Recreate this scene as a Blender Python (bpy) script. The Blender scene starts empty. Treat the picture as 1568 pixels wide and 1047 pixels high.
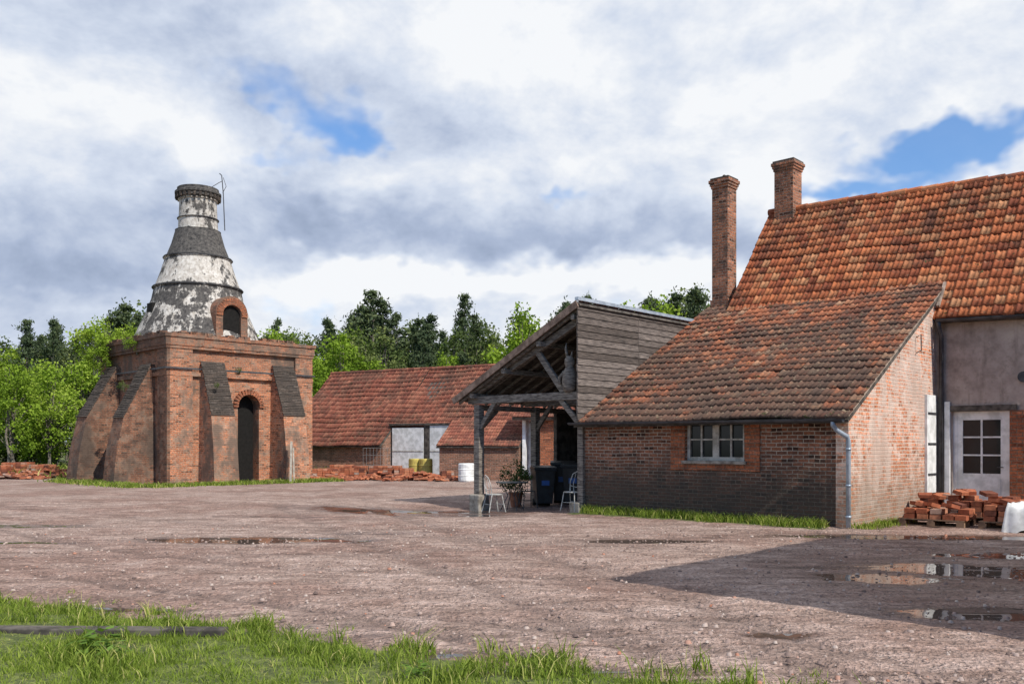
import bpy, math, random
import numpy as np
from mathutils import Vector, Matrix, noise as mnoise
random.seed(7); rng=np.random.default_rng(11)
scene=bpy.context.scene
scene.view_settings.view_transform='Standard'; scene.view_settings.look='None'; scene.view_settings.exposure=0
F=1370.0; CX=784.0; HY=681.0; CH=1.6
# ------------------------------------------------------------------ node helpers
class NT:
    def __init__(s,tree): s.t=tree; s.n=tree.nodes; s.l=tree.links
    def new(s,typ,**kw):
        nd=s.n.new(typ)
        for k,v in kw.items(): setattr(nd,k,v)
        return nd
    def set(s,inp,v):
        if v is None: return
        if isinstance(v,bpy.types.NodeSocket): s.l.new(v,inp)
        else:
            if isinstance(v,(tuple,list)) and inp.type=='RGBA' and len(v)==3: v=(*v,1)
            inp.default_value=v
    def math(s,op,a,b=None,c=None,clamp=False):
        nd=s.new('ShaderNodeMath',operation=op,use_clamp=clamp); s.set(nd.inputs[0],a)
        if b is not None: s.set(nd.inputs[1],b)
        if c is not None: s.set(nd.inputs[2],c)
        return nd.outputs[0]
    def vmath(s,op,a,b=None,sc=None):
        nd=s.new('ShaderNodeVectorMath',operation=op); s.set(nd.inputs[0],a)
        if b is not None: s.set(nd.inputs[1],b)
        if sc is not None: nd.inputs['Scale'].default_value=sc
        return nd.outputs[0]
    def mix(s,f,a,b,blend='MIX'):
        nd=s.new('ShaderNodeMix',data_type='RGBA',blend_type=blend); s.set(nd.inputs[0],f); s.set(nd.inputs[6],a); s.set(nd.inputs[7],b)
        return nd.outputs[2]
    def noise(s,vec,scale,detail=4,rough=.55,dist=0,out=0):
        nd=s.new('ShaderNodeTexNoise'); s.set(nd.inputs['Vector'],vec); nd.inputs['Scale'].default_value=scale
        nd.inputs['Detail'].default_value=detail; nd.inputs['Roughness'].default_value=rough; nd.inputs['Distortion'].default_value=dist
        return nd.outputs[out]
    def mr(s,v,a,b,c=0,d=1,smooth=True):
        nd=s.new('ShaderNodeMapRange',interpolation_type='SMOOTHSTEP' if smooth else 'LINEAR'); s.set(nd.inputs[0],v)
        for i,x in enumerate((a,b,c,d)): nd.inputs[i+1].default_value=x
        return nd.outputs[0]
    def ramp(s,f,stops):
        nd=s.new('ShaderNodeValToRGB'); s.set(nd.inputs[0],f); cr=nd.color_ramp
        while len(cr.elements)<len(stops): cr.elements.new(.5)
        for e,(p,c) in zip(cr.elements,stops): e.position=p; e.color=(*c,1)
        return nd.outputs[0]
    def scale(s,vec,sc,rz=0):
        nd=s.new('ShaderNodeMapping'); s.set(nd.inputs[0],vec); nd.inputs['Scale'].default_value=sc; nd.inputs['Rotation'].default_value=(0,0,rz); return nd.outputs[0]
    def sep(s,v):
        nd=s.new('ShaderNodeSeparateXYZ'); s.set(nd.inputs[0],v); return nd.outputs
    def attr(s,name,o=2):
        nd=s.new('ShaderNodeAttribute'); nd.attribute_name=name; return nd.outputs[o]
    def tc(s,o): return s.new('ShaderNodeTexCoord').outputs[o]
    def bump(s,h,strength=.5,dist=.02,normal=None):
        nd=s.new('ShaderNodeBump'); s.set(nd.inputs['Strength'],strength); nd.inputs['Distance'].default_value=dist
        s.set(nd.inputs['Height'],h)
        if normal is not None: s.set(nd.inputs['Normal'],normal)
        return nd.outputs[0]
def mat(name):
    m=bpy.data.materials.new(name); m.use_nodes=True; m.node_tree.nodes.clear(); n=NT(m.node_tree)
    out=n.new('ShaderNodeOutputMaterial'); p=n.new('ShaderNodeBsdfPrincipled'); n.l.new(p.outputs[0],out.inputs[0])
    p.inputs['Specular IOR Level'].default_value=.25
    return m,n,p
def fin(n,p,col,rough=.85,normal=None,metal=0):
    n.set(p.inputs['Base Color'],col); n.set(p.inputs['Roughness'],rough); n.set(p.inputs['Metallic'],metal)
    if normal is not None: n.set(p.inputs['Normal'],normal)
def simple(name,col,col2=None,scale=8,rough=.8,metal=0,bump=.2,stretch=(1,1,1)):
    m,n,p=mat(name); o=n.scale(n.tc('Object'),stretch); f=n.noise(o,scale,3,.6)
    c2=col2 or tuple(x*.6 for x in col)
    fin(n,p,n.mix(n.mr(f,.35,.65),c2,col),rough,n.bump(f,bump,.02),metal); return m

def brickmat(name,c1,c2,mortar,stain=(.05,.04,.035),stain_amt=.5,plaster=None,plaster_amt=0,low=None,stain_scale=.9,top=None,msize=.010,left_shade=None,soot=.35,thr=(.48,.66)):
    m,n,p=mat(name); uv=n.tc('UV'); ob=n.tc('Object')
    w=n.vmath('ADD',uv,n.vmath('SCALE',n.vmath('SUBTRACT',n.noise(uv,3,0,out=1),(.5,.5,.5)),sc=.025))
    b=n.new('ShaderNodeTexBrick'); n.l.new(w,b.inputs['Vector']); b.inputs['Scale'].default_value=1
    b.inputs['Brick Width'].default_value=.23; b.inputs['Row Height'].default_value=.078; b.inputs['Mortar Size'].default_value=msize
    b.inputs['Mortar Smooth'].default_value=.3; b.inputs['Bias'].default_value=-.1
    n.set(b.inputs['Color1'],c1); n.set(b.inputs['Color2'],c2); n.set(b.inputs['Mortar'],mortar)
    fine=n.noise(ob,20,2,.75); big=n.noise(n.scale(ob,(1,1,.55)),stain_scale,4,.7); mid=n.noise(ob,3.1,3,.7)
    wc=n.new('ShaderNodeTexWhiteNoise'); wc.noise_dimensions='2D'
    s2=n.sep(w); cell=n.new('ShaderNodeCombineXYZ'); row=n.math('FLOOR',n.math('DIVIDE',s2[1],.078)); n.set(cell.inputs[1],row)
    n.set(cell.inputs[0],n.math('FLOOR',n.math('DIVIDE',n.math('ADD',s2[0],n.math('MULTIPLY',n.math('MODULO',row,2),.115)),.23)))
    n.l.new(cell.outputs[0],wc.inputs['Vector']); wv=wc.outputs[0]; brk=n.math('SUBTRACT',1,b.outputs['Fac'])
    col=b.outputs['Color']
    col=n.mix(n.math('MULTIPLY',n.math('MULTIPLY',n.mr(wv,.78,.95),brk),soot*1.6,clamp=True),col,tuple(x*.35 for x in c2))
    col=n.mix(n.math('MULTIPLY',n.math('MULTIPLY',n.mr(wv,.2,.05),brk),.55),col,tuple(min(1,x*1.45+.03) for x in c1))
    col=n.mix(1,col,n.ramp(fine,[(.3,(.55,.54,.53)),(.7,(1.3,1.25,1.2))]),'MULTIPLY')
    if plaster: col=n.mix(n.math('MULTIPLY',n.mr(n.math('ADD',n.math('MULTIPLY',mid,.5),n.math('MULTIPLY',big,.5)),.5-.06*plaster_amt,.6),.8),col,plaster)
    col=n.mix(n.math('MULTIPLY',n.mr(n.math('ADD',n.math('MULTIPLY',big,.75),n.math('MULTIPLY',mid,.25)),*thr),stain_amt),col,stain)
    z=n.sep(ob)[2]
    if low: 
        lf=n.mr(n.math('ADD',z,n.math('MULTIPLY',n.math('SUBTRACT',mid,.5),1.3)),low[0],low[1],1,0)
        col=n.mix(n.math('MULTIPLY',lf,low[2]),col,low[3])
    if top:
        lf=n.mr(n.math('ADD',z,n.math('MULTIPLY',n.math('SUBTRACT',mid,.5),2.6)),top[0],top[1],0,1)
        col=n.mix(n.math('MULTIPLY',lf,top[2]),col,top[3])
    if left_shade:  # shade of the left-hand side painted into the brick colour
        lf=n.mr(n.sep(ob)[0],.02,-.02); lf=n.math('MULTIPLY',lf,n.mr(mid,.35,.65,left_shade[0],left_shade[0]*.6)); col=n.mix(lf,col,left_shade[1])
    h=n.math('ADD',n.math('MULTIPLY',brk,.7),n.math('MULTIPLY',fine,.7))
    fin(n,p,col,.9,n.bump(h,.9,.015)); return m
# ------------------------------------------------------------------ mesh helpers
class MB:
    def __init__(s): s.v=[]; s.f=[]; s.tv=[]
    def add(s,vs,fs,tv=None):
        o=len(s.v); s.v+= [tuple(x) for x in vs]; s.f+=[tuple(i+o for i in f) for f in fs]; s.tv+=[random.random() if tv is None else tv]*len(fs)
    def box(s,a,b,M=None,tv=None):
        (x0,y0,z0),(x1,y1,z1)=a,b
        vs=[Vector(q) for q in ((x0,y0,z0),(x1,y0,z0),(x1,y1,z0),(x0,y1,z0),(x0,y0,z1),(x1,y0,z1),(x1,y1,z1),(x0,y1,z1))]
        if M: vs=[M@q for q in vs]
        s.add(vs,[(0,3,2,1),(4,5,6,7),(0,1,5,4),(1,2,6,5),(2,3,7,6),(3,0,4,7)],tv)
    def prism(s,poly,axis,a,b,tv=None):
        def P(q,t):
            return (t,q[0],q[1]) if axis==0 else (q[0],t,q[1]) if axis==1 else (q[0],q[1],t)
        n=len(poly); vs=[P(q,a) for q in poly]+[P(q,b) for q in poly]
        fs=[tuple(range(n))[::-1],tuple(range(n,2*n))]+[(i,(i+1)%n,n+(i+1)%n,n+i) for i in range(n)]
        s.add(vs,fs,tv)
    def beam(s,p,q,w,h,up=(0,0,1),tv=None):
        p=Vector(p);q=Vector(q);d=(q-p);L=d.length;d.normalize(); side=d.cross(Vector(up)).normalized() if abs(d.dot(Vector(up)))<.99 else Vector((1,0,0)); u2=side.cross(d)
        M=Matrix((( d.x,side.x,u2.x,p.x),(d.y,side.y,u2.y,p.y),(d.z,side.z,u2.z,p.z),(0,0,0,1)))
        s.box((0,-w/2,-h/2),(L,w/2,h/2),M,tv)
    def tube(s,pts,rad,n=8,cap=True,tv=None):
        pts=[Vector(p) for p in pts]
        if not isinstance(rad,(list,tuple)): rad=[rad]*len(pts)
        vs=[];fs=[]
        ref=Vector((.123,.3,.95)).normalized()
        for i,p in enumerate(pts):
            d=(pts[min(i+1,len(pts)-1)]-pts[max(i-1,0)]).normalized()
            a=d.cross(ref)
            if a.length<.05: a=d.cross(Vector((1,0,0)))
            a.normalize(); b=d.cross(a)
            for k in range(n):
                t=2*math.pi*k/n; vs.append(p+(a*math.cos(t)+b*math.sin(t))*rad[i])
        for i in range(len(pts)-1):
            for k in range(n): fs.append((i*n+k,i*n+(k+1)%n,(i+1)*n+(k+1)%n,(i+1)*n+k))
        if cap: fs+= [tuple(range(n))[::-1],tuple(range((len(pts)-1)*n,len(pts)*n))]
        s.add(vs,fs,tv)
    def lathe(s,prof,c=(0,0),n=40,tv=None):
        vs=[];fs=[]
        for r,z in prof:
            for k in range(n):
                t=2*math.pi*k/n; vs.append((c[0]+r*math.cos(t),c[1]+r*math.sin(t),z))
        for i in range(len(prof)-1):
            for k in range(n): fs.append((i*n+k,i*n+(k+1)%n,(i+1)*n+(k+1)%n,(i+1)*n+k))
        fs+=[tuple(range(n))[::-1],tuple(range((len(prof)-1)*n,len(prof)*n))]
        s.add(vs,fs,tv)
    def obj(s,name,m,parent=None,smooth=False,fix=True,bevel=0):
        me=bpy.data.meshes.new(name); me.from_pydata(s.v,[],s.f)
        a=me.attributes.new('tv','FLOAT','FACE'); a.data.foreach_set('value',np.array(s.tv,dtype=np.float32))
        if fix:
            import bmesh
            bm=bmesh.new(); bm.from_mesh(me); bmesh.ops.recalc_face_normals(bm,faces=bm.faces); bm.to_mesh(me); bm.free()
        uv=me.uv_layers.new(name='UVMap')
        for p in me.polygons:
            nx,ny,nz=map(abs,p.normal)
            for li in p.loop_indices:
                c=me.vertices[me.loops[li].vertex_index].co
                if nz>max(nx,ny)*1.6: q=(c.x,c.y)
                elif nx>ny: q=(c.y,c.z)
                else: q=(c.x,c.z)
                uv.data[li].uv=q
            p.use_smooth=smooth
        me.materials.append(m)
        o=bpy.data.objects.new(name,me); scene.collection.objects.link(o)
        if parent: o.parent=parent
        if bevel:
            b=o.modifiers.new('b','BEVEL'); b.width=bevel; b.segments=2; b.limit_method='ANGLE'
        return o
def empty(name,loc=(0,0,0),rz=0):
    e=bpy.data.objects.new(name,None); e.location=loc; e.rotation_euler=(0,0,rz); e.empty_display_size=.2; scene.collection.objects.link(e); return e
def cut(o,cutters):
    bpy.context.view_layer.update()
    for c in cutters:
        md=o.modifiers.new('c','BOOLEAN'); md.object=c; md.operation='DIFFERENCE'; md.solver='EXACT'
    bpy.context.view_layer.update()
    dg=bpy.context.evaluated_depsgraph_get(); me=bpy.data.meshes.new_from_object(o.evaluated_get(dg)); o.modifiers.clear(); o.data=me
    for c in cutters: bpy.data.objects.remove(c,do_unlink=True)
def cutbox(a,b,parent):
    m=MB(); m.box(a,b); return m.obj('cutter',M_dark,parent)
def qmesh(name,V,Q,m,tv=None,parent=None,smooth=False):
    me=bpy.data.meshes.new(name); me.vertices.add(len(V)); me.vertices.foreach_set('co',np.asarray(V,dtype=np.float32).ravel())
    me.loops.add(len(Q)*4); me.loops.foreach_set('vertex_index',np.asarray(Q,dtype=np.int32).ravel())
    me.polygons.add(len(Q)); me.polygons.foreach_set('loop_start',np.arange(len(Q),dtype=np.int32)*4)
    if smooth: me.polygons.foreach_set('use_smooth',np.ones(len(Q),dtype=bool))
    me.update(calc_edges=True)
    if tv is not None:
        a=me.attributes.new('tv','FLOAT','FACE'); a.data.foreach_set('value',np.asarray(tv,dtype=np.float32))
    me.materials.append(m)
    if name.startswith('_'): return me
    o=bpy.data.objects.new(name,me); scene.collection.objects.link(o)
    if parent: o.parent=parent
    return o
# ------------------------------------------------------------------ materials
M_dark=simple('dark_interior',(.012,.011,.01),rough=.9)
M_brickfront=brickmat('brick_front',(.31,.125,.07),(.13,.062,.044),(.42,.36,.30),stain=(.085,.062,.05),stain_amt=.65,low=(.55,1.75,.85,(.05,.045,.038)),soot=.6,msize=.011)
M_brickor=brickmat('brick_orange',(.38,.125,.058),(.25,.09,.05),(.2,.15,.11),stain_amt=.45,stain_scale=2)
M_brickgable=brickmat('brick_gable',(.60,.225,.11),(.42,.155,.085),(.6,.5,.42),plaster=(.72,.63,.56),plaster_amt=1.35,stain_amt=.5,stain=(.26,.14,.09),low=(.2,1.7,.65,(.2,.155,.115)),msize=.013,soot=.4)
M_kiln=brickmat('brick_kiln',(.48,.185,.092),(.30,.12,.07),(.36,.28,.21),plaster=(.5,.35,.25),plaster_amt=.5,stain=(.075,.055,.045),stain_amt=.8,stain_scale=.6,top=(3.6,7.0,.5,(.085,.06,.048)),left_shade=(.75,(.055,.04,.032)),soot=.55,thr=(.475,.61))
M_kilndark=brickmat('brick_kiln_weathered',(.085,.066,.055),(.05,.044,.039),(.08,.07,.06),stain_amt=.6)
M_chim=brickmat('brick_chimney',(.38,.155,.085),(.2,.085,.055),(.29,.23,.19),stain_amt=.85,stain_scale=2.8,soot=.6,stain=(.07,.055,.045))
M_farbrick=brickmat('brick_far',(.3,.14,.09),(.17,.095,.07),(.3,.25,.2),stain_amt=.5)
def tilemat(name,cols,moss=.5,lich=.35,grad=None,mossc=(.075,.052,.038),thr=(.45,.6)):
    m,n,p=mat(name); ob=n.tc('Object'); tv=n.attr('tv')
    c=n.ramp(tv,cols); big=n.noise(ob,.6,4,.7); fine=n.noise(ob,13,2,.75); mid=n.noise(ob,3.3,3,.7)
    c=n.mix(1,c,n.ramp(fine,[(.3,(.68,.66,.64)),(.7,(1.22,1.18,1.14))]),'MULTIPLY')
    f=n.math('ADD',n.math('MULTIPLY',big,.6),n.math('MULTIPLY',mid,.4))
    if grad: f=n.math('ADD',f,n.mr(n.sep(ob)[2],grad[0],grad[1],grad[2],0,False))
    c=n.mix(n.math('MULTIPLY',n.mr(f,*thr),moss),c,mossc)
    c=n.mix(n.math('MULTIPLY',n.mr(n.noise(ob,7,3,.8),.58,.68),lich),c,(.36,.29,.19))
    c=n.mix(n.mr(n.noise(ob,5.3,2,.8),.64,.72),c,(.05,.052,.018))
    fin(n,p,c,.88,n.bump(fine,.4,.012)); return m
M_tilemain=tilemat('roof_tile_main',[(0,(.23,.068,.036)),(.25,(.38,.112,.05)),(.7,(.50,.165,.068)),(1,(.50,.24,.12))],.6,.35,thr=(.46,.66))
M_tilecat=tilemat('roof_tile_catslide',[(0,(.13,.055,.038)),(.35,(.27,.095,.05)),(.75,(.37,.135,.068)),(1,(.34,.21,.135))],.85,.5,grad=(2.2,5.1,.13),mossc=(.085,.06,.047))
M_tilefar=tilemat('roof_tile_far',[(0,(.16,.058,.042)),(.5,(.25,.085,.056)),(1,(.31,.13,.085))],.6,.25)
M_wood=simple('grey_weathered_wood',(.27,.24,.21),(.08,.068,.06),6,.85,stretch=(1,1,8))
M_boards,n_,p_=mat('weathered_boards'); o_=n_.tc('Object'); g_=n_.noise(n_.scale(o_,(1,1.2,22)),3,4,.7); t_=n_.attr('tv')
c_=n_.mix(n_.mr(g_,.3,.7),(.035,.03,.028),(.20,.168,.148)); c_=n_.mix(1,c_,n_.ramp(t_,[(0,(.55,.52,.5)),(1,(1.3,1.28,1.28))]),'MULTIPLY'); fin(n_,p_,c_,.8,n_.bump(g_,.5,.01))
M_woodd=simple('dark_timber',(.12,.105,.09),(.04,.035,.03),5,.85)
M_fascia=simple('fascia_board',(.28,.2,.16),(.13,.09,.07),6,.8)
M_zinc=simple('zinc',(.45,.52,.6),(.3,.36,.43),5,.4,.3,.05)
M_gutter=simple('old_gutter',(.08,.08,.085),(.045,.045,.05),5,.5,.3,.05)
M_white=simple('white_paint',(.78,.79,.79),(.55,.56,.55),4,.55)
M_frame=simple('window_paint',(.5,.47,.42),(.28,.26,.22),7,.6)
M_glass,n_,p_=mat('window_glass'); fin(n_,p_,(.012,.014,.017),.1); p_.inputs['Specular IOR Level'].default_value=.3
M_mortar=simple('mortar',(.4,.31,.25),(.22,.17,.14),5,.9)
M_stone=simple('stone',(.33,.3,.26),(.15,.13,.11),6,.9)
m_,n_,p_=mat('old_plaster'); o_=n_.tc('Object'); a_=n_.noise(o_,1.1,4,.7); b_=n_.noise(o_,7,3,.75); s_=n_.noise(n_.scale(o_,(3,3,.4)),2,3,.6)
c_=n_.ramp(a_,[(.3,(.19,.155,.135)),(.5,(.37,.305,.27)),(.7,(.47,.40,.35))]); c_=n_.mix(n_.mr(b_,.5,.7,0,.5),c_,(.2,.165,.14)); c_=n_.mix(n_.mr(s_,.5,.75,0,.5),c_,(.15,.12,.10)); fin(n_,p_,c_,.9,n_.bump(b_,.5,.025)); M_plaster=m_
# ------------------------------------------------------------------ tile roof
def tile_roof(name,m,parent,P0,width,slopelen,e2,tw=.235,ts=.33,e1=(1,0,0),prof=None,wobble=.03,lift=.036):
    e1=Vector(e1).normalized();e2=Vector(e2).normalized();nrm=e1.cross(e2).normalized(); P0=Vector(P0)
    if prof is None: prof=[(0,.0),(.08,.028),(.17,.038),(.26,.028),(.36,.0),(.6,.0),(.68,.014),(.76,.0),(1.0,.0)]
    nu=int(round(width/tw)); nr=int(round(slopelen/ts)); tw=width/nu; ts=slopelen/nr
    V=[];Q=[];TV=[]; k=len(prof)
    for j in range(nr):
        rj=rng.normal(0,.012)
        for i in range(nu):
            t=rng.random()
            dj=rj+rng.normal(0,.008); dh=rng.normal(0,.004); sk=rng.normal(0,.008)
            if rng.random()<.02: dj-=rng.uniform(.02,.06); sk*=3
            wob=wobble*mnoise.noise(Vector((i*tw*.45,j*ts*.45,P0.x)))
            o=len(V)
            base=P0+e1*(i*tw)+e2*(j*ts+dj)+nrm*(dh+wob)
            for (a,h) in prof: V.append(base+e1*(a*tw)+nrm*(.0))
            for (a,h) in prof: V.append(base+e1*(a*tw)+nrm*(lift+h)+e2*(sk*(a-.5)))
            for (a,h) in prof: V.append(base+e1*(a*tw)+e2*(ts*1.06)+nrm*(.006+h))
            for q in range(k-1):
                Q.append((o+q,o+q+1,o+k+q+1,o+k+q)); Q.append((o+k+q,o+k+q+1,o+2*k+q+1,o+2*k+q)); TV+=[t*.4,t]
    ob=qmesh(name,[tuple(v) for v in V],Q,m,TV,parent)
    mb=MB(); a=P0-nrm*.05; b=a+e1*width; c=b+e2*slopelen; d=a+e2*slopelen
    vs=[a,b,c,d]+[x-nrm*.06 for x in (a,b,c,d)]
    mb.add(vs,[(0,1,2,3),(7,6,5,4),(0,4,5,1),(1,5,6,2),(2,6,7,3),(3,7,4,0)]); mb.obj(name+'_boarding',M_woodd,parent)
    return ob
# ================================================================== HOUSE
UA=math.atan2(-.678,.735)
H=empty('brick_house',(6.50,17.26,0),UA)
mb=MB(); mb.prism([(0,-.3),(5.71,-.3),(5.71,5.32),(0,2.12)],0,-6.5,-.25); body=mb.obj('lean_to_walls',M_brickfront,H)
cut(body,[cutbox((-3.63,-.1,1.26),(-2.21,.35,2.13),H)])
mb=MB(); mb.prism([(-.02,-.3),(5.73,-.3),(5.73,5.40),(-.02,2.17)],0,-.25,0); g=mb.obj('gable_wall',M_brickgable,H)
mb=MB()
for a,b in ((-4.0,-3.64),(-2.2,-1.85)): mb.box((a,-.035,1.05),(b,.1,2.12))
mb.box((-3.64,-.03,1.06),(-2.2,.12,1.19)); mb.obj('window_brick_surround',M_brickor,H)
mb=MB()
mb.box((-3.7,-.09,1.19),(-2.14,.2,1.26)); mb.obj('window_sill',M_stone,H,bevel=.01)
mb=MB(); z0,z1=1.26,2.13; x0,x1=-3.63,-2.21; y=.06
for a,b in ((x0,x0+.07),(x1-.07,x1),(-3.0,-2.85)): mb.box((a,y,z0),(b,y+.07,z1))
mb.box((x0+.07,y+.003,z0),(x1-.07,y+.067,z0+.08)); mb.box((x0+.07,y+.003,z1-.06),(x1-.07,y+.067,z1))
for a,b in ((x0+.07,-3.0),(-2.85,x1-.07)):
    c=(a+b)/2; mb.box((c-.02,y+.01,z0+.08),(c+.02,y+.05,z1-.06)); mb.box((a,y+.012,1.70),(b,y+.048,1.735))
mb.obj('window_frame',M_frame,H)
mb=MB(); mb.box((x0+.07,y+.055,z0+.08),(x1-.07,y+.062,z1-.06)); mb.obj('window_panes',M_glass,H)
mb=MB(); mb.box((x0-.1,-.05,2.131),(x1+.1,.12,2.2)); mb.obj('window_lintel',M_woodd,H)
c29=Vector((0,1,.563)).normalized()
P=Vector((-6.42,-.32,2.25-.32*.563+.06)); tile_roof('catslide_roof',M_tilecat,H,P,6.52,(Vector((0,6.05,6.05*.563)).length),c29,wobble=.06,ts=.315,tw=.225)
mb=MB(); mb.beam((.05,-.2,2.13),(.05,5.45,2.13+5.65*.563),.06,.06); mb.obj('catslide_verge_mortar',M_mortar,H)
mb=MB(); mb.box((-6.55,-.30,2.02),(.03,-.27,2.12)); mb.obj('eave_board',M_woodd,H)
def gutter(name,a,b,r,parent,m):
    mb=MB(); a=Vector(a);b=Vector(b); vs=[];n=9
    for p in (a,b):
        for rr in (r,r-.012):
            for k in range(n):
                t=math.pi+math.pi*k/(n-1); vs.append(p+Vector((0,math.cos(t)*rr,math.sin(t)*rr)))
    fs=[]
    for k in range(n-1):
        fs+=[(k,k+1,2*n+k+1,2*n+k),(n+k,3*n+k,3*n+k+1,n+k+1),(k,n+k,n+k+1,k+1),(2*n+k,2*n+k+1,3*n+k+1,3*n+k)]
    fs+=[(0,2*n,3*n,n),(n-1,2*n-1,4*n-1,3*n-1)]
    mb.add(vs,fs); return mb.obj(name,m,parent,smooth=False)
gutter('eave_gutter',(-6.6,-.42,2.13),(.06,-.42,2.09),.065,H,M_gutter)
mb=MB(); mb.tube([(-.14,-.42,2.06),(-.14,-.42,1.98),(-.1,-.34,1.88),(.02,-.13,1.76),(.03,-.1,1.68),(.03,-.1,.02)],.045,10); 
for z in (1.5,.8,.2): mb.tube([(.03,-.1,z),(.03,-.1,z+.04)],.055,10)
mb.obj('downpipe',M_zinc,H,smooth=True)
RV=7.96; RZ=8.44; EV=4.86; EZ=4.62; rs=(RZ-EZ)/(RV-EV); SAG=-.04
mb=MB(); mb.prism([(5.04,-.3),(10.88,-.3),(10.88,EZ+.1),(RV,RZ-.3),(5.04,EZ+.1)],0,-5.5,-.5); mb.obj('main_walls_west',M_plaster,H)
mb=MB(); mb.prism([(5.04,-.3),(10.88,-.3),(10.88,EZ-.15),(RV,RZ-.9),(5.04,EZ-.15)],0,-.5,14); mainb=mb.obj('main_walls',M_plaster,H)
cut(mainb,[cutbox((.38,4.9,.1),(1.57,5.3,2.36),H)])
cm=Vector((0,1,rs)).normalized()
slen=Vector((0,RV-EV,RZ-EZ)).length
tile_roof('main_roof_front',M_tilemain,H,(-5.6,EV,EZ+.15),15.1,slen,cm,e1=(1,0,SAG),wobble=.08,ts=.30)
e2b=Vector((0,-1,rs)).normalized(); 
tile_roof('main_roof_back',M_tilemain,H,(9.5,2*RV-EV,EZ+.15+SAG*15.1),15.1,slen,e2b,e1=(-1,0,-SAG))
mb=MB()
for i in range(38):
    x=-5.65+i*.4; r=.11+random.uniform(-.008,.008); zz=RZ+.13+SAG*i*.4+random.uniform(-.012,.012)
    mb.tube([(x,RV,zz),(x+.41,RV,zz+SAG*.41+.012)],[r,r*1.08],12)
mb.obj('ridge_tiles',M_tilemain,H)
mb=MB(); mb.prism([(EV,EZ+.08),(RV,RZ+.08),(RV,RZ-.32),(EV,EZ-.05)],0,-5.62,-5.5); mb.prism([(2*RV-EV,EZ+.08),(RV,RZ+.08),(RV,RZ-.32),(2*RV-EV,EZ-.05)],0,-5.62,-5.5); mb.obj('verge',M_mortar,H)
mb=MB(); mb.prism([(5.3,0),(6.3,0),(6.3,5.3),(5.3,5.1)],0,-6.5,-5.49); mb.obj('chimney_breast',M_brickfront,H)
gutter('main_gutter',(.12,EV-.1,EZ-.12),(9.5,EV-.1,EZ-.45),.07,H,M_gutter)
mb=MB(); mb.tube([(.16,EV-.1,EZ-.18),(.16,EV-.08,EZ-.3),(.16,4.95,EZ-.5),(.16,4.95,.02)],.05,10); mb.obj('main_downpipe',M_gutter,H,smooth=True)
mb=MB(); mb.beam((.05,EV+.09,EZ-.16),(9.5,EV+.09,EZ-.54),.16,.06); mb.obj('soffit',M_woodd,H)
mb=MB(); mb.beam((.10,4.92,EZ+.2),(.10,5.42,EZ+.2+.5*rs),.06,.06); mb.obj('valley_mortar',M_mortar,H)
mb=MB(); 
d0,d1=.38,1.57; y=5.1
mb.box((d0,y,.1),(d0+.09,y+.08,2.36)); mb.box((d1-.09,y,.1),(d1,y+.08,2.36)); mb.box((d0+.09,y+.003,2.27),(d1-.09,y+.077,2.36))
mb.box((d0+.09,y+.01,.1),(d1-.09,y+.06,.95)); mb.box((d0+.2,y,.22),(d1-.2,y+.015,.82))
mb.box((d0+.09,y+.01,.95),(d0+.2,y+.06,2.27)); mb.box((d1-.2,y+.01,.95),(d1-.09,y+.06,2.27)); mb.box((d0+.2,y+.012,2.17),(d1-.2,y+.058,2.27))
c=(d0+d1)/2; mb.box((c-.02,y+.014,.95),(c+.02,y+.05,2.17)); 
for z in (1.35,1.76): mb.box((d0+.2,y+.016,z),(d1-.2,y+.048,z+.035))
mb.obj('glazed_door',M_white,H)
mb=MB(); mb.box((d0+.2,y+.04,.95),(d1-.2,y+.046,2.17)); mb.obj('door_panes',M_glass,H)
mb=MB(); mb.tube([(d1-.15,y-.0,1.1),(d1-.15,y-.05,1.1),(d1-.26,y-.05,1.1)],.012,6); mb.obj('door_handle',M_gutter,H)
mb=MB(); mb.box((d0-.1,4.98,2.37),(d1+.15,5.1,2.5)); mb.obj('door_lintel',M_woodd,H)
mb=MB(); mb.box((1.575,5.0,0),(1.95,5.1,2.37)); mb.box((1.95,5.0,0),(2.35,5.1,1.0)); mb.obj('door_brick_quoin',M_brickor,H)
mb=MB(); mb.box((.0,4.3,.5),(.06,4.93,2.75)); mb.box((.22,4.97,.25),(.34,5.02,2.6)); mb.obj('white_shutter',M_white,H,bevel=.005)
mb=MB()
for z in (.9,1.6,2.3): mb.box((.06,4.35,z),(.075,4.9,z+.05))
mb.obj('shutter_hinges',M_gutter,H)
mb=MB(); mb.tube([(.02,3.7,4.0),(.12,3.7,4.05),(.12,3.72,3.7),(.02,3.7,3.65)],.012,6); mb.obj('wall_bracket',M_gutter,H)
mb=MB(); mb.lathe([(.12,0),(.12,.03)],(0,0),16); o=mb.obj('tie_plate',M_gutter,H); o.location=(1.85,5.03,3.1); o.rotation_euler=(math.pi/2,0,0)
def chimney(name,u,v,hw,z0,z1,par,pot=False):
    mb=MB(); mb.box((u-hw,v-hw,z0),(u+hw,v+hw,z1-.30)); 
    for i,(e,a,b) in enumerate(((.025,.3,.225),(.05,.225,.15),(.075,.15,.06))): mb.box((u-hw-e,v-hw-e,z1-a),(u+hw+e,v+hw+e,z1-b))
    if pot: mb.box((u-hw-.04,v-hw-.04,z0),(u+hw+.04,v+hw+.04,z0+.75))
    o=mb.obj(name,M_chim,par)
    mb=MB(); mb.box((u-hw-.04,v-hw-.04,z1-.06),(u+hw+.04,v+hw+.04,z1)); mb.lathe([(.14,z1),(.15,z1+.05),(.1,z1+.07)] if not pot else [(.05,z1),(.08,z1+.06),(.03,z1+.12)],(u,v),10)
    mb.obj(name+'_cap',M_kilndark,par)
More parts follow.
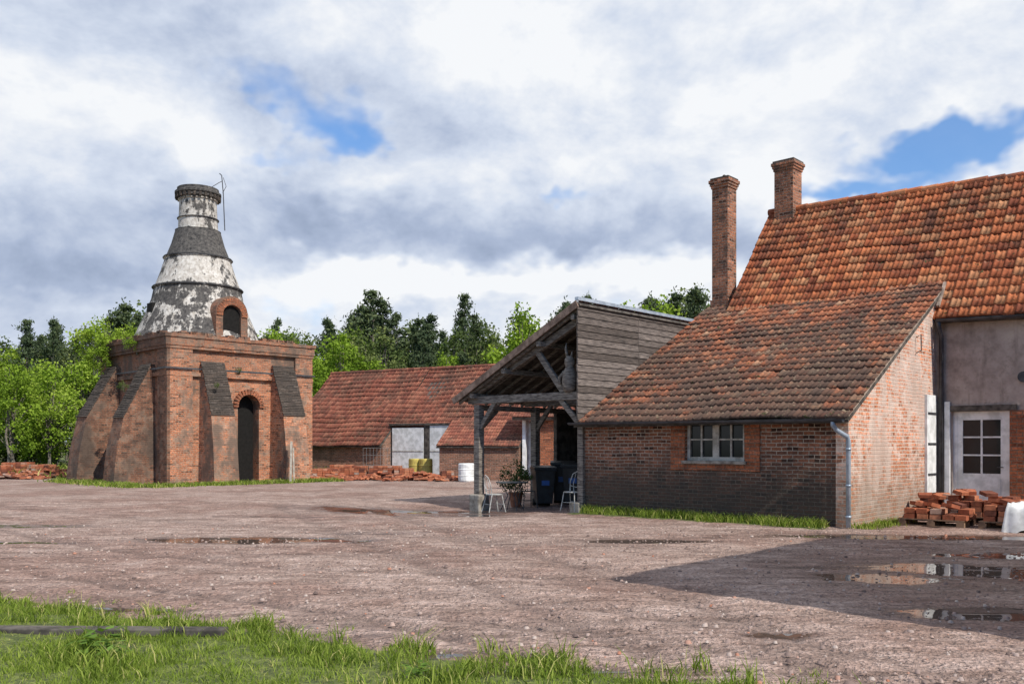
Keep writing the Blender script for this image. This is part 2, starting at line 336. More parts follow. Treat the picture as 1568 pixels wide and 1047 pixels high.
chimney('tall_chimney',-6.06,6.0,.25,5.0,9.25,H,pot=True)
chimney('ridge_chimney',-5.05,7.96,.29,7.7,9.98,H)
# ------------------------------------------------------------------ PORCH
Pp=empty('timber_porch',(6.50,17.26,0),UA)
rz=lambda u: 5.10+(u+6.3)*.513
up=Vector((1,0,.513)).normalized()
mb=MB()
z=2.2
while z<5.0:
    d_=random.uniform(-.012,.012); mb.prism([(-6.44,z),(-6.395,z),(-6.418,z+.18),(-6.44,z+.18)],1,-.33+random.uniform(-.012,.012),2.2+d_,tv=random.random()); mb.prism([(-6.44,z+.004),(-6.395,z+.004),(-6.418,z+.184),(-6.44,z+.184)],1,2.21+d_,4.85,tv=random.random()); z+=.165
mb.obj('weatherboards',M_boards,Pp)
mb=MB(); mb.box((-6.47,-.36,5.05),(-6.36,4.9,5.13)); mb.obj('zinc_capping',M_zinc,Pp)
tile_roof('porch_roof',M_tilefar,Pp,(-10.6,4.9,rz(-10.6)-.02),5.2,4.72,up,e1=(0,-1,0))
mb=MB()
mb.beam((-10.68,-.36,rz(-10.6)-.12),(-6.40,-.36,rz(-6.3)-.13),.035,.17); mb.obj('barge_board',M_fascia,Pp)
mb=MB()
for v in (0,2.3,4.6):
    mb.box((-10.16,v-.09,.28 if v==0 else 0),(-9.96,v+.11,2.68)); 
    mb.beam((-10.4,v,2.80),(-6.42,v,2.80),.16,.2)
    mb.beam((-10.2,v,2.98),(-6.6,v,4.62),.14,.18)
    mb.beam((-10.04,v+.005,2.0),(-9.45,v+.005,2.72),.09,.13)
    mb.beam((-7.95,v,3.95),(-7.1,v,2.9),.1,.15)
    mb.box((-6.62,v-.08,0),(-6.45,v+.1,4.95))
    mb.beam((-6.6,v+.006,2.1),(-7.2,v+.006,2.72),.09,.13)
for u in (-10.06,-8.9,-7.7,-6.6): mb.beam((u,-.3,rz(u)-.27),(u,4.8,rz(u)-.27),.11,.13)
v=-.2
while v<4.8: mb.beam((-10.6,v,rz(-10.6)-.165),(-6.45,v,rz(-6.45)-.165),.07,.08); v+=.5
mb.beam((-10.06,0,2.6),(-10.06,4.6,2.6),.14,.14); mb.beam((-10.06,.15,2.1),(-10.06,.7,2.55),.09,.12)
mb.obj('timber_frame',M_wood,Pp,bevel=.012)
mb=MB(); mb.box((-10.24,-.2,-.3),(-9.86,.22,.28)); mb.obj('post_stone',M_stone,Pp,bevel=.04)
mb=MB(); mb.box((-6.85,-.12,-.1),(-6.52,.2,.22)); mb.obj('post_stone_2',M_stone,Pp,bevel=.04)
mb=MB(); mb.box((-10.12,3.2,0),(-10.0,4.8,2.6)); mb.box((-10.1,4.72,0),(-6.5,4.82,3.5)); mb.obj('rear_partition',M_woodd,Pp)
st=empty('carved_statue',(6.50,17.26,0),UA)
mb=MB(); mb.lathe([(.13,2.9),(.17,3.0),(.19,3.15),(.17,3.35),(.11,3.48),(.1,3.52),(.13,3.6),(.12,3.7),(.06,3.78)],(-6.88,-.05),14)
mb.tube([(-6.93,-.05,3.7),(-7.0,-.05,3.95),(-6.98,-.05,4.1)],[.05,.035,.01],6); mb.tube([(-6.83,-.05,3.7),(-6.8,-.05,3.88)],[.05,.012],6)
mb.tube([(-7.0,-.1,3.4),(-7.12,-.15,3.25),(-7.05,-.18,3.1)],[.05,.045,.03],6)
mb.obj('figure',M_wood,st,smooth=True)
# ------------------------------------------------------------------ furniture
def loc_uv(u,v): return (6.5+.735*u+.678*v, 17.26-.678*u+.735*v)
M_iron=simple('white_iron',(.5,.5,.48),(.3,.3,.28),10,.5)
M_ironb=simple('dark_iron',(.09,.1,.1),(.05,.05,.05),10,.5)
def chair(loc,rot,m,z=0):
    e=empty('garden_chair',(loc[0],loc[1],z),rot); mb=MB(); r=.012
    ring=[(.2*math.cos(t),.2*math.sin(t),.45) for t in np.linspace(0,2*math.pi,17)]
    mb.tube(ring,r,6,False); mb.lathe([(.02,.452),(.19,.452),(.19,.462),(.02,.465)],(0,0),20)
    for sx in (-1,1):
        mb.tube([(sx*.15,-.14,.45),(sx*.17,-.17,.25),(sx*.2,-.22,0)],r,6)
        mb.tube([(sx*.2,.26,0),(sx*.17,.2,.25),(sx*.15,.15,.45),(sx*.17,.2,.7),(sx*.12,.24,.88),(0,.26,.95)],r,6)
    for x in (-.06,.06): mb.tube([(x,.18,.46),(x*1.4,.2,.65),(x*.5,.24,.9)],.008,6)
    mb.tube([(.16,.17,.6),(0,.19,.56),(-.16,.17,.6)],.008,6); mb.tube([(-.16,-.15,.2),(.16,-.15,.2)],.007,6); mb.tube([(-.17,.2,.2),(.17,.2,.2)],.007,6)
    mb.obj('frame',m,e); return e
def px(x,Y): return ((x-CX)/F*Y,Y)
chair(px(876,21.9),math.radians(-35),M_iron); chair(px(757,23.0),math.radians(120),M_iron,-.12); chair(px(808,24.2),math.radians(20),M_ironb,-.1)
t=empty('garden_table',(*px(784,23.6),-.12)); mb=MB(); mb.lathe([(.02,.72),(.42,.72),(.43,.735),(.42,.75),(.02,.75)],(0,0),28)
for k in range(4):
    a=k*math.pi/2+.4; mb.tube([(.3*math.cos(a),.3*math.sin(a),.72),(.12*math.cos(a),.12*math.sin(a),.4),(.33*math.cos(a),.33*math.sin(a),0)],.013,6)
mb.obj('frame',M_ironb,t)
M_bin=simple('bin_plastic',(.03,.033,.035),(.02,.02,.02),5,.45,bump=.03); M_blue=simple('blue_plastic',(.04,.1,.3),(.03,.08,.22),5,.45,bump=.03); M_yel=simple('yellow_plastic',(.5,.42,.1),(.35,.28,.08),5,.6)
def wbin(loc,rot,lidm,s=1,z=0):
    e=empty('wheelie_bin',(loc[0],loc[1],z),rot); e.scale=(s,s,s); mb=MB()
    vs=[(-.2,-.22,.08),(.2,-.22,.08),(.2,.22,.08),(-.2,.22,.08),(-.27,-.3,.95),(.27,-.3,.95),(.27,.3,.95),(-.27,.3,.95)]
    mb.add(vs,[(0,3,2,1),(4,5,6,7),(0,1,5,4),(1,2,6,5),(2,3,7,6),(3,0,4,7)]); mb.box((-.29,-.32,.92),(.29,.32,.96)); mb.tube([(-.24,.28,.1),(.24,.28,.1)],.1,14)
    mb.obj('body',M_bin,e,bevel=.015); mb=MB(); mb.prism([(-.33,.965),(.35,.965),(.35,1.0),(.1,1.06),(-.33,1.02)],0,-.3,.3); mb.tube([(-.26,.38,1.0),(.26,.38,1.0)],.018,8); mb.obj('lid',lidm,e,bevel=.01)
    mb=MB(); mb.box((-.1,-.275,.55),(.1,-.252,.72)); mb.obj('label',M_blue,e)
wbin(px(832,24.6),math.radians(10),M_bin,1.05,-.08); wbin(px(862,25.2),math.radians(-5),M_bin,1.15,-.06); wbin(px(880,24.7),math.radians(-15),M_bin,1.1,-.05)
# ================================================================== KILN
K=empty('bottle_kiln',(-13.78,35.9,0),math.atan2(.714,.7)); S=6.5
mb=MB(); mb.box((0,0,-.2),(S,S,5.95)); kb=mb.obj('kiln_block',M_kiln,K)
def archcut(c,axis,r,zt,d0,d1,par):
    m=MB(); pts=[(c-r,-.1),(c+r,-.1)]+[(c+r*math.cos(t),zt-r+r*math.sin(t)) for t in np.linspace(0,math.pi,14)]
    m.prism(pts,axis,d0,d1); return m.obj('cutter',M_dark,par)
DX=3.52
cut(kb,[archcut(DX,1,.5,3.75,-1,1.6,K)])
mb=MB(); mb.box((DX-.65,.5,0),(DX+.65,.6,3.8)); mb.obj('kiln_doorway_shade',M_dark,K)  # near-black panel painted as the shade inside the sunlit doorway
mb=MB()
for t in np.linspace(0,math.pi,15):
    mb.beam((DX+.5*math.cos(t),-.03,3.25+.5*math.sin(t)),(DX+.72*math.cos(t),-.03,3.25+.72*math.sin(t)),.1,.11,up=(0,1,0))
mb.obj('door_arch',M_brickor,K)
mb=MB(); P_=.13
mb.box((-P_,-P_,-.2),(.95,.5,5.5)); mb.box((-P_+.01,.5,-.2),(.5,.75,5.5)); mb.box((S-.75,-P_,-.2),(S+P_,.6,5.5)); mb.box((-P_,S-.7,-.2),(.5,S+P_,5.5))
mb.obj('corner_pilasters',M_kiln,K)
mb=MB(); 
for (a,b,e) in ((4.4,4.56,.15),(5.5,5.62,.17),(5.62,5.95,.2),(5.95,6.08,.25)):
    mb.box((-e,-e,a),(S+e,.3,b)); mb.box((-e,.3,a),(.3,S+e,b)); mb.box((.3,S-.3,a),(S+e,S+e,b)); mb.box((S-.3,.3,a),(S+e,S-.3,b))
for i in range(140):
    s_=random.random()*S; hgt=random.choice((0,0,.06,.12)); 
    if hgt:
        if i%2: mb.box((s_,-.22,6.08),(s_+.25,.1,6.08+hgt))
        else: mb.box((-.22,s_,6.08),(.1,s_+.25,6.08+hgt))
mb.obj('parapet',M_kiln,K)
mb=MB(); e=.21; z=4.66
mb.box((-e,-e,z),(S+e,-e+.02,z+.07)); mb.box((-e,-e+.02,z),(-e+.02,S+e,z+.07))
mb.obj('iron_band',M_gutter,K)
def buttress(mb,axis,c,w,p,dz=0):
    z0,zt,zo=-.2,5.0+dz,2.8+dz; wt=w*.86
    prof=[(0,z0),(-p*1.08,z0),(-p*.98,1.4),(-p*.8,zo),(-.15,zt),(0,zt)]
    n=len(prof); vs=[]
    for sgn in (-1,1):
        for (d,z) in prof:
            ww=w+(wt-w)*max(0,z)/zt; q=c+sgn*ww/2
            vs.append((q,d,z) if axis=='b' else (d,q,z))
    mb.add(vs,[tuple(range(n)),tuple(range(n,2*n))]+[(i,(i+1)%n,n+(i+1)%n,n+i) for i in range(n)])
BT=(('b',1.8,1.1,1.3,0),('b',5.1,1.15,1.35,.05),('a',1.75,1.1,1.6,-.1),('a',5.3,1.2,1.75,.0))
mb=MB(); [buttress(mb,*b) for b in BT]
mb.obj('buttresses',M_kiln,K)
mb=MB()
def cap(mb,axis,c,w,p,dz=0):
    top=Vector((-.14,5.02+dz)); bot=Vector((-p*.8,2.8+dz)); d=(bot-top).normalized(); nrm=Vector((d.y,-d.x)); nrm=nrm if nrm.x<0 else -nrm
    L=(bot-top).length; nst=30
    for i in range(nst):
        a=top+d*(L*i/nst); b=top+d*(L*(i+1)/nst+.01); h0=.03; h1=.05+random.uniform(-.012,.012); w2=w*.455+random.uniform(0,.03)
        pts=[a,b,b+nrm*h1,a+nrm*h0]; vs=[]
        for sg in (-1,1):
            for r in pts: vs.append((c+sg*w2,r.x,r.y) if axis=='b' else (r.x,c+sg*w2,r.y))
        mb.add(vs,[(0,1,2,3),(4,5,6,7)]+[(i,(i+1)%4,4+(i+1)%4,4+i) for i in range(4)])
[cap(mb,*b) for b in BT]
mb.obj('buttress_weathering',M_kilndark,K)
ZS=-.2
M_cone,n,p=mat('limewashed_cone'); ob=n.tc('Object'); z=n.sep(ob)[2]
f=n.noise(ob,1.25,6,.72,.2); f2=n.noise(n.scale(ob,(2.6,2.6,.7)),2.2,4,.75)
f3=n.math('ADD',n.math('MULTIPLY',f,.65),n.math('MULTIPLY',f2,.35))
def zb(a,b,w=.05): return n.math('MULTIPLY',n.mr(z,a-w+ZS,a+w+ZS),n.mr(z,b-w+ZS,b+w+ZS,1,0))
bias=n.math('ADD',n.math('MULTIPLY',zb(10.15,11.42),.15),n.math('ADD',n.math('MULTIPLY',zb(5,8.85),.035),n.math('MULTIPLY',zb(12.85,14),.12)))
bias=n.math('SUBTRACT',bias,n.math('ADD',n.math('MULTIPLY',zb(8.9,10.1),.025),n.math('MULTIPLY',zb(11.5,12.8),.02)))
m1=n.mr(n.math('ADD',f3,bias),.485,.535)
wht=n.ramp(n.noise(ob,5,4,.75),[(.3,(.28,.25,.21)),(.5,(.48,.45,.41)),(.7,(.64,.62,.58))]); blk=n.ramp(n.noise(ob,8,3,.75),[(.3,(.02,.02,.022)),(.7,(.13,.12,.11))])
wht=n.mix(n.mr(n.noise(n.scale(ob,(3,3,.35)),3,3,.7),.48,.68,0,.6),wht,(.24,.21,.19))
fin(n,p,n.mix(m1,wht,blk),.9,n.bump(f2,.6,.05))
cc=(2.95,3.45)
prof=[(2.95,5.9),(2.88,6.2),(2.62,6.7),(2.25,7.55),(1.98,8.25),(1.88,8.72),(1.93,8.74),(1.93,8.84),(1.83,8.86),(1.6,9.5),(1.42,10.08),(1.47,10.1),(1.47,10.2),(1.36,10.22),(1.14,10.8),(.98,11.38),(.99,11.42),(.86,11.45),(.84,11.9),(.86,11.92),(.86,11.98),(.83,12.0),(.80,12.75),(.86,12.78),(.86,12.86),(.93,12.9),(.93,13.0),(1.0,13.05),(1.0,13.14),(.9,13.2),(.9,13.32),(.7,13.34),(.66,13.0)]
mb=MB(); mb.lathe([(r,z_+ZS) for r,z_ in prof],cc,56); mb.obj('cone',M_cone,K)
mb=MB()
for k in range(26):
    t=2*math.pi*k/26; c=Vector((cc[0]+.93*math.cos(t),cc[1]+.93*math.sin(t),12.95+ZS)); M=Matrix.Translation(c)@Matrix.Rotation(t,4,'Z'); mb.box((-.05,-.05,-.12),(.06,.05,.06),M)
mb.obj('cornice_dentils',M_kilndark,K)
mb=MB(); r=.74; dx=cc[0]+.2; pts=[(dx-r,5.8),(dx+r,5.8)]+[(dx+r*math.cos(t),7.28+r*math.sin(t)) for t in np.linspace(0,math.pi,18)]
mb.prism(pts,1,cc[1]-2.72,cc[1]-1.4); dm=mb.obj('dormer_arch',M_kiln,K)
cut(dm,[ (lambda m:(m.prism([(dx-.42,5.9),(dx+.42,5.9)]+[(dx+.42*math.cos(t),7.2+.42*math.sin(t)) for t in np.linspace(0,math.pi,14)],1,cc[1]-3,cc[1]-2.3),m.obj('cutter',M_dark,K))[1])(MB())])
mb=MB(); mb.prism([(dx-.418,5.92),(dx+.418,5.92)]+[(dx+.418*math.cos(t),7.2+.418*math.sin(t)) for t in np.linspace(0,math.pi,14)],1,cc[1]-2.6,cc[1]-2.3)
mb.obj('dormer_shade',M_dark,K)  # near-black plug stands in for the shade within the dormer opening
mb=MB()
for t in np.linspace(0,math.pi,19):
    mb.beam((dx+.44*math.cos(t),cc[1]-2.73,7.2+.44*math.sin(t)),(dx+.72*math.cos(t),cc[1]-2.73,7.2+.72*math.sin(t)),.1,.09,up=(0,1,0))
mb.obj('dormer_arch_ring',M_brickor,K)
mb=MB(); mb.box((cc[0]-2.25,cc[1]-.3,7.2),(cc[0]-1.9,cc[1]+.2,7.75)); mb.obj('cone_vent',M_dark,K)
mb=MB(); mb.tube([(cc[0]+.9,cc[1]-.75,11.3),(cc[0]+.85,cc[1]-.7,13.0),(cc[0]+.8,cc[1]-.65,13.8),(cc[0]+.72,cc[1]-.6,13.88)],.022,6); mb.tube([(cc[0]+.2,cc[1]-.9,13.1),(cc[0]+.6,cc[1]-.8,13.4),(cc[0]+.83,cc[1]-.68,13.55)],.016,6)
mb.tube([(cc[0]+.83,cc[1]-.68,13.0),(cc[0]+.95,cc[1]-.78,13.3),(cc[0]+.85,cc[1]-.7,13.7)],.014,6); mb.obj('lightning_rod',M_gutter,K)
mb=MB()
for rr,z_ in ((1.945,8.79),(1.485,10.15),(.885,11.95)):
    mb.tube([(cc[0]+rr*math.cos(t),cc[1]+rr*math.sin(t),z_+ZS) for t in np.linspace(0,2*math.pi,49)],.022,6,False)
mb.obj('cone_hoops',M_gutter,K)
ld=empty('leaning_plank',(*px(446,37.6),0),.3); mb=MB(); mb.beam((-.03,0,0),(.03,.35,1.75),.09,.03); mb.beam((.12,0,0),(.1,.3,1.5),.05,.03)
mb.obj('boards',simple('pale_wood',(.4,.36,.3)),ld)
# ================================================================== FAR SHEDS
ang=math.atan2(-.49,.87)
sx,sy=-10.9-.49*4.6,54-.87*4.6
SH=empty('drying_shed',(sx,sy,0),ang)
DS=7.2
mb=MB(); mb.prism([(0.3,-.3),(8.9,-.3),(8.9,1.75),(4.6,5.75),(.3,1.75)],0,.1,DS-.03); mb.obj('walls_left',M_farbrick,SH)
mb=MB(); mb.prism([(1.35,-.3),(8.9,-.3),(8.9,1.75),(4.6,5.75),(1.35,2.7)],0,DS-.03,22); mb.obj('walls_right',M_farbrick,SH)
e=Vector((0,4.6,4.3)).normalized(); 
tile_roof('roof_front_left',M_tilefar,SH,(0,0,1.55),DS+.02,Vector((0,4.6,4.3)).length,e,tw=.26,ts=.36,wobble=.1)
tile_roof('roof_front_right',M_tilefar,SH,(DS+.02,1.05,1.55+1.05*4.3/4.6),14.8,Vector((0,3.55,3.55*4.3/4.6)).length,e,tw=.26,ts=.36,wobble=.1)
tile_roof('roof_back',M_tilefar,SH,(22.05,9.2,1.55),22.05,Vector((0,4.6,4.3)).length,Vector((0,-4.6,4.3)),e1=(-1,0,0),tw=.3,ts=.4)
mb=MB()
for i in range(54): mb.tube([(i*.41,4.6,5.88+random.uniform(-.01,.01)),(i*.41+.42,4.6,5.89)],[.11,.12],8)
mb.obj('ridge',M_tilefar,SH)
mb=MB(); mb.box((DS+.1,.95,.1),(DS+2.1,1.0,2.5)); mb.box((DS+2.5,.95,.1),(DS+4.6,1.0,2.6)); mb.obj('white_doors',M_white,SH)
mb=MB()
for a in (DS+.1,DS+2.5): mb.box((a,.935,1.25),(a+2.0,.948,1.3))
mb.obj('door_battens',M_frame,SH)
mb=MB(); mb.box((DS-.08,1.0,0),(DS+.06,1.33,2.66)); mb.box((DS+2.14,.96,0),(DS+2.46,1.33,2.66)); mb.box((DS-.08,.9,2.62),(DS+5,1.1,2.72)); mb.obj('door_frame',M_woodd,SH)
SS=empty('small_tile_shed',(*px(668,41),0),ang*.45)
mb=MB(); mb.prism([(0.15,-.2),(2.6,-.2),(2.6,2.55),(.15,1.5)],0,.1,3.85); mb.obj('walls',M_farbrick,SS)
tile_roof('roof',M_tilefar,SS,(0,-.05,1.55),3.9,2.85,Vector((0,2.4,1.15)),tw=.26,ts=.34)
mb=MB(); mb.box((4.75,.2,0),(5.6,3,2.9)); mb.obj('brick_piers',M_brickor,SS)
mb=MB(); mb.box((3.95,.4,.2),(4.1,1.2,2.75)); mb.box((4.12,.9,.1),(4.7,.96,2.6)); mb.box((5.65,.3,1.0),(6.1,.4,2.5)); mb.obj('white_panels',M_white,SS)
tile_roof('roof_right',M_tilefar,SS,(3.6,-.2,2.85),5,2.4,Vector((0,2.2,.9)),tw=.26,ts=.34)
mb=MB(); mb.box((3.6,-.1,2.7),(8.6,0,2.84)); mb.box((6.1,.3,0),(8.5,.5,2.7)); mb.obj('beam',M_fascia,SS)
def barrel(Pxx,Y,m,h=.9,r=.3,z=0):
    e=empty('plastic_barrel',(*px(Pxx,Y),z)); mb=MB(); mb.lathe([(r*.92,0),(r,.06),(r,h*.3),(r*1.05,h*.33),(r,h*.36),(r,h*.64),(r*1.05,h*.67),(r,h*.7),(r,h-.05),(r*.92,h)],(0,0),20); mb.obj('drum',m,e)
barrel(636,42.5,M_yel,.95,.32); barrel(652,42.2,M_yel,.95,.32); barrel(714,39.0,M_white,.8,.35)
M_wire=simple('galvanised_wire',(.3,.31,.31),(.2,.2,.2),6,.5,.5)
wf=empty('wire_fence_panel',(*px(556,44),0)); mb=MB()
for i in range(9): mb.tube([(i*.17,0,.1),(i*.17,0,1.45)],.008,5)
for z_ in (.1,.6,1.1,1.45): mb.tube([(0,0,z_),(1.36,0,z_)],.008,5)
mb.obj('mesh',M_wire,wf)
# ================================================================== BRICK PILES, PALLETS
M_loose,n,p=mat('loose_bricks'); tv=n.attr('tv'); ob=n.tc('Object'); f=n.noise(ob,9,3,.7)
fin(n,p,n.mix(1,n.ramp(tv,[(0,(.13,.05,.035)),(.4,(.38,.12,.06)),(.85,(.47,.19,.10)),(1,(.38,.3,.25))]),n.ramp(f,[(.3,(.55,.55,.55)),(.7,(1.2,1.2,1.2))]),'MULTIPLY'),.9,n.bump(f,.3,.01))
def heap(name,cx,cy,L,W,Hh,nb,rot=0,bs=(.32,.2,.07)):
    e=empty(name,(cx,cy,0),rot); mb=MB()
    for i in range(nb):
        x=random.uniform(-L/2,L/2); y=random.uniform(-W/2,W/2)
        env=Hh*max(.08,(.6+.4*math.sin(x*2.3+cx)))*(1-(abs(y)/(W/2))**2*.7)
        z=random.uniform(0,env); tilt=.5 if random.random()<.5 else .06
        M=Matrix.Translation((x,y,z+.04))@Matrix.Rotation(random.uniform(0,6.28) if tilt>.1 else random.choice((0,1.57))+random.uniform(-.1,.1),4,'Z')@Matrix.Rotation(random.uniform(-tilt,tilt),4,'X')@Matrix.Rotation(random.uniform(-tilt,tilt),4,'Y')
        a,b,c=[q*random.uniform(.8,1.15)/2 for q in bs]; mb.box((-a,-b,-c),(a,b,c),M)
    return mb.obj('pieces',M_loose,e)
def stack(cx,cy,nx,ny,nz,rot=0):
    e=empty('stacked_bricks',(cx,cy,0),rot); mb=MB(); mb.box((-.1,-.05,0),(nx*.23+.1,ny*.24+.05,.12),tv=.0)
    for k in range(nz):
        for i in range(nx):
            for j in range(ny):
                if k==nz-1 and random.random()<.3: continue
                a=i*.23+random.uniform(-.01,.01); b=j*.24+random.uniform(-.01,.01); mb.box((a,b,.122+k*.1),(a+.215,b+.225,.122+k*.1+.09))
    mb.obj('bricks',M_loose,e)
heap('brick_pile',*px(495,40.0),1.8,1.0,.35,90)
heap('brick_pile',*px(560,40.8),3.4,1.1,.35,150,.05)
heap('brick_pile',*px(655,40.0),3.8,1.0,.35,160,-.1)
stack(*px(478,40.6),5,4,4,.1); stack(*px(520,41.8),5,4,5,-.05); stack(*px(565,42.2),6,4,5,-.15); stack(*px(604,41.6),4,4,4,.2); stack(*px(676,40.9),5,4,3,.1); stack(*px(505,44.5),5,4,5,.1)
heap('brick_pile',*px(70,44),2.8,1.5,.45,150)
stack(*px(2,45),5,5,6,.1); stack(*px(48,45),4,4,5,-.1); stack(*px(-30,43),5,5,5,.2); stack(*px(84,43.5),5,4,3,.15)
heap('brick_pile',*px(25,42),2.6,1.0,.3,70)
M_pal=simple('pallet_wood',(.26,.17,.11),(.11,.07,.05),5,.85)
def pallet(u,v,rot,layers):
    X,Y=loc_uv(u,v); e=empty('pallet_of_tiles',(X,Y,0),UA+rot); mb=MB()
    for y in (-.36,0,.36):
        mb.box((-.6,y-.05,0),(.6,y+.05,.022)); 
        for x in (-.53,0,.53): mb.box((x-.07,y-.05,.022),(x+.07,y+.05,.1))
    for i in range(3): mb.box((-.53-.05+i*.53,-.41,.1),(-.53+.05+i*.53,.41,.122))
    for i in range(7): mb.box((-.6,-.41+i*.118,.122),(.6,-.41+i*.118+.09,.142))
    mb.obj('pallet',M_pal,e)
    mb=MB()
    for k in range(layers):
        nx=5
        for i in range(nx):
            for j in range(3):
                if k==layers-1 and random.random()<.35: continue
                x=-.5+i*.235+random.uniform(-.015,.015); y=-.36+j*.26+random.uniform(-.015,.015); z=.144+k*.105
                M=Matrix.Translation((x+.1,y+.1,z))@Matrix.Rotation(random.uniform(-.08,.08),4,'Z'); mb.box((-.1,-.11,0),(.1,.11,.095),M)
    for i in range(6):
        M=Matrix.Translation((random.uniform(-.4,.4),random.uniform(-.3,.3),.144+layers*.105+.02))@Matrix.Rotation(random.uniform(0,3),4,'Z')@Matrix.Rotation(.25,4,'X'); mb.box((-.14,-.1,0),(.14,.1,.07),M)
    mb.obj('tiles',M_loose,e)
pallet(1.05,1.75,.05,2); pallet(1.5,3.0,-.08,4); pallet(2.45,2.0,.04,3); pallet(.75,3.3,.1,3); pallet(3.1,3.2,.0,4)
sk=empty('white_tarpaulin',(*loc_uv(2.78,1.5),0),UA); N=26; V=[];Q=[]
for j in range(N+1):
    for i in range(N+1):
        a=-.45+.9*i/N; b=-.4+.8*j/N; r_=max(abs(a)/.36,abs(b)/.32)
        z=.48 if r_<1 else max(.02,.48-(r_-1)*1.9); q=Vector((a*4,b*4,1))
        V.append((a*(1-.12*(.5-z))+mnoise.noise(q)*.06,b+mnoise.noise(q+Vector((5,5,0)))*.06,z+mnoise.noise(q*1.7)*.1))
for j in range(N):
    for i in range(N): o=j*(N+1)+i; Q.append((o,o+1,o+N+2,o+N+1))
qmesh('sheet',V,Q,M_white,[.5]*len(Q),sk,smooth=True)
# ================================================================== EAST WING
el=math.radians(43); SHD=Vector((.66,-.745)).normalized(); Hw=6.0; Lw=Hw/math.tan(el)
A=Vector((1.15,10.85))+SHD*Lw; Vd=Vector((.678,.735)); Wd=Vector((.91,-.415)).normalized()
B=A+Vd*7.3; D=A+Wd*9; Cc=B+Wd*9
W=empty('brick_barn',(0,0,0)); mb=MB()
vs=[(*A,-.3),(*D,-.3),(*Cc,-.3),(*B,-.3),(*A,Hw-.05),(*D,Hw-.05),(*Cc,Hw-.05),(*B,Hw-.05)]
mb.add(vs,[(0,3,2,1),(4,5,6,7),(0,1,5,4),(1,2,6,5),(2,3,7,6),(3,0,4,7)]); mb.obj('walls',M_farbrick,W)
mb=MB(); q=[A,D,Cc,B]
mb.add([(*q[0],Hw-.04),(*q[1],Hw-.04),(*q[2],Hw-.04),(*q[3],Hw-.04),(*((q[0]+q[3])/2+Wd*4),Hw+1.6),(*((q[1]+q[2])/2-Wd*1),Hw+1.6)],[(0,1,5,4),(1,2,5),(2,3,4,5),(3,0,4)]); mb.obj('roof',M_tilefar,W)
# ================================================================== GROUND
M_ground,n,p=mat('gravel_ground'); ob=n.tc('Object'); pud=n.attr('pud'); gr=n.attr('gr'); rut=n.attr('rut'); nzv=n.attr('nz')
big=n.noise(ob,.28,3,.65); mid=n.noise(n.scale(ob,(1,1.5,1)),1.5,4,.72); fine=n.noise(ob,26,2,.8); fine2=n.noise(ob,9,2,.75)
trk=n.noise(n.scale(ob,(.30,2.6,1),.28),1.6,4,.75)
vo=n.new('ShaderNodeTexVoronoi'); n.set(vo.inputs['Vector'],ob); vo.inputs['Scale'].default_value=22
col=n.ramp(mid,[(.28,(.21,.145,.118)),(.48,(.345,.25,.21)),(.68,(.46,.355,.31))])
col=n.mix(1,col,n.ramp(trk,[(.32,(.56,.51,.48)),(.5,(1,1,1)),(.7,(1.2,1.2,1.21))]),'MULTIPLY')
col=n.mix(1,col,n.ramp(fine,[(.3,(.46,.44,.43)),(.5,(.97,.97,.97)),(.72,(1.42,1.42,1.43))]),'MULTIPLY')
col=n.mix(1,col,n.ramp(fine2,[(.32,(.70,.68,.67)),(.68,(1.2,1.19,1.18))]),'MULTIPLY')
vc=n.sep(vo.outputs['Color']); stone=n.mr(vc[0],.84,.88); stc=n.mix(vc[1],(.54,.47,.42),(.22,.11,.08))
col=n.mix(n.math('MULTIPLY',n.math('MULTIPLY',stone,n.mr(vo.outputs['Distance'],.2,.4,1,0)),.65),col,stc)
col=n.mix(n.math('MULTIPLY',n.mr(big,.45,.6),.7),col,n.mix(1,col,(.70,.58,.54),'MULTIPLY'))
col=n.mix(n.mr(nzv,-.2,-.9,0,.5),col,(.17,.12,.10))
col=n.mix(n.math('MULTIPLY',rut,n.mr(fine2,.35,.6,.4,.98)),col,(.115,.08,.068))
pw=n.math('ADD',pud,n.math('ADD',n.math('MULTIPLY',n.math('SUBTRACT',n.noise(n.scale(ob,(.7,1.5,1)),2.2,4,.65),.5),.95),n.math('MULTIPLY',nzv,-.06)))
wet=n.mr(pw,.2,.5); pool=n.mr(pw,.5,.55)
gw=n.math('ADD',gr,n.math('MULTIPLY',n.math('SUBTRACT',mid,.5),.9)); gm=n.mr(gw,.4,.6)
grc=n.mix(n.mr(fine2,.35,.65),(.06,.08,.018),(.15,.18,.04))
col=n.mix(gm,col,grc)
col=n.mix(n.math('MULTIPLY',wet,.8),col,n.mix(1,col,(.42,.36,.33),'MULTIPLY')); col=n.mix(pool,col,(.085,.062,.05))
ro=n.mix(pool,n.mix(wet,(.92,)*3,(.38,)*3),(.03,)*3)
hh=n.math('ADD',n.math('MULTIPLY',trk,.7),n.math('ADD',n.math('MULTIPLY',fine,.4),n.math('MULTIPLY',fine2,.8)))
fin(n,p,col,n.sep(ro)[0],n.bump(hh,n.math('MULTIPLY',n.math('SUBTRACT',1,pool),1.0),.10)); p.inputs['Specular IOR Level'].default_value=.45
def spread(lo,hi,step,outer,g=1.25):
    a=list(np.arange(lo,hi+1e-6,step)); s=step; x=lo; L=[]
    while x>-outer: s*=g; x-=s; L.append(x)
    s=step; x=a[-1]; R=[]
    while x<outer: s*=g; x+=s; R.append(x)
    return np.array(L[::-1]+a+R)
xs=spread(-12,12,.085,3000); ys=spread(4.8,25,.085,3000)
X,Y=np.meshgrid(xs,ys); nxn,nyn=len(xs),len(ys)
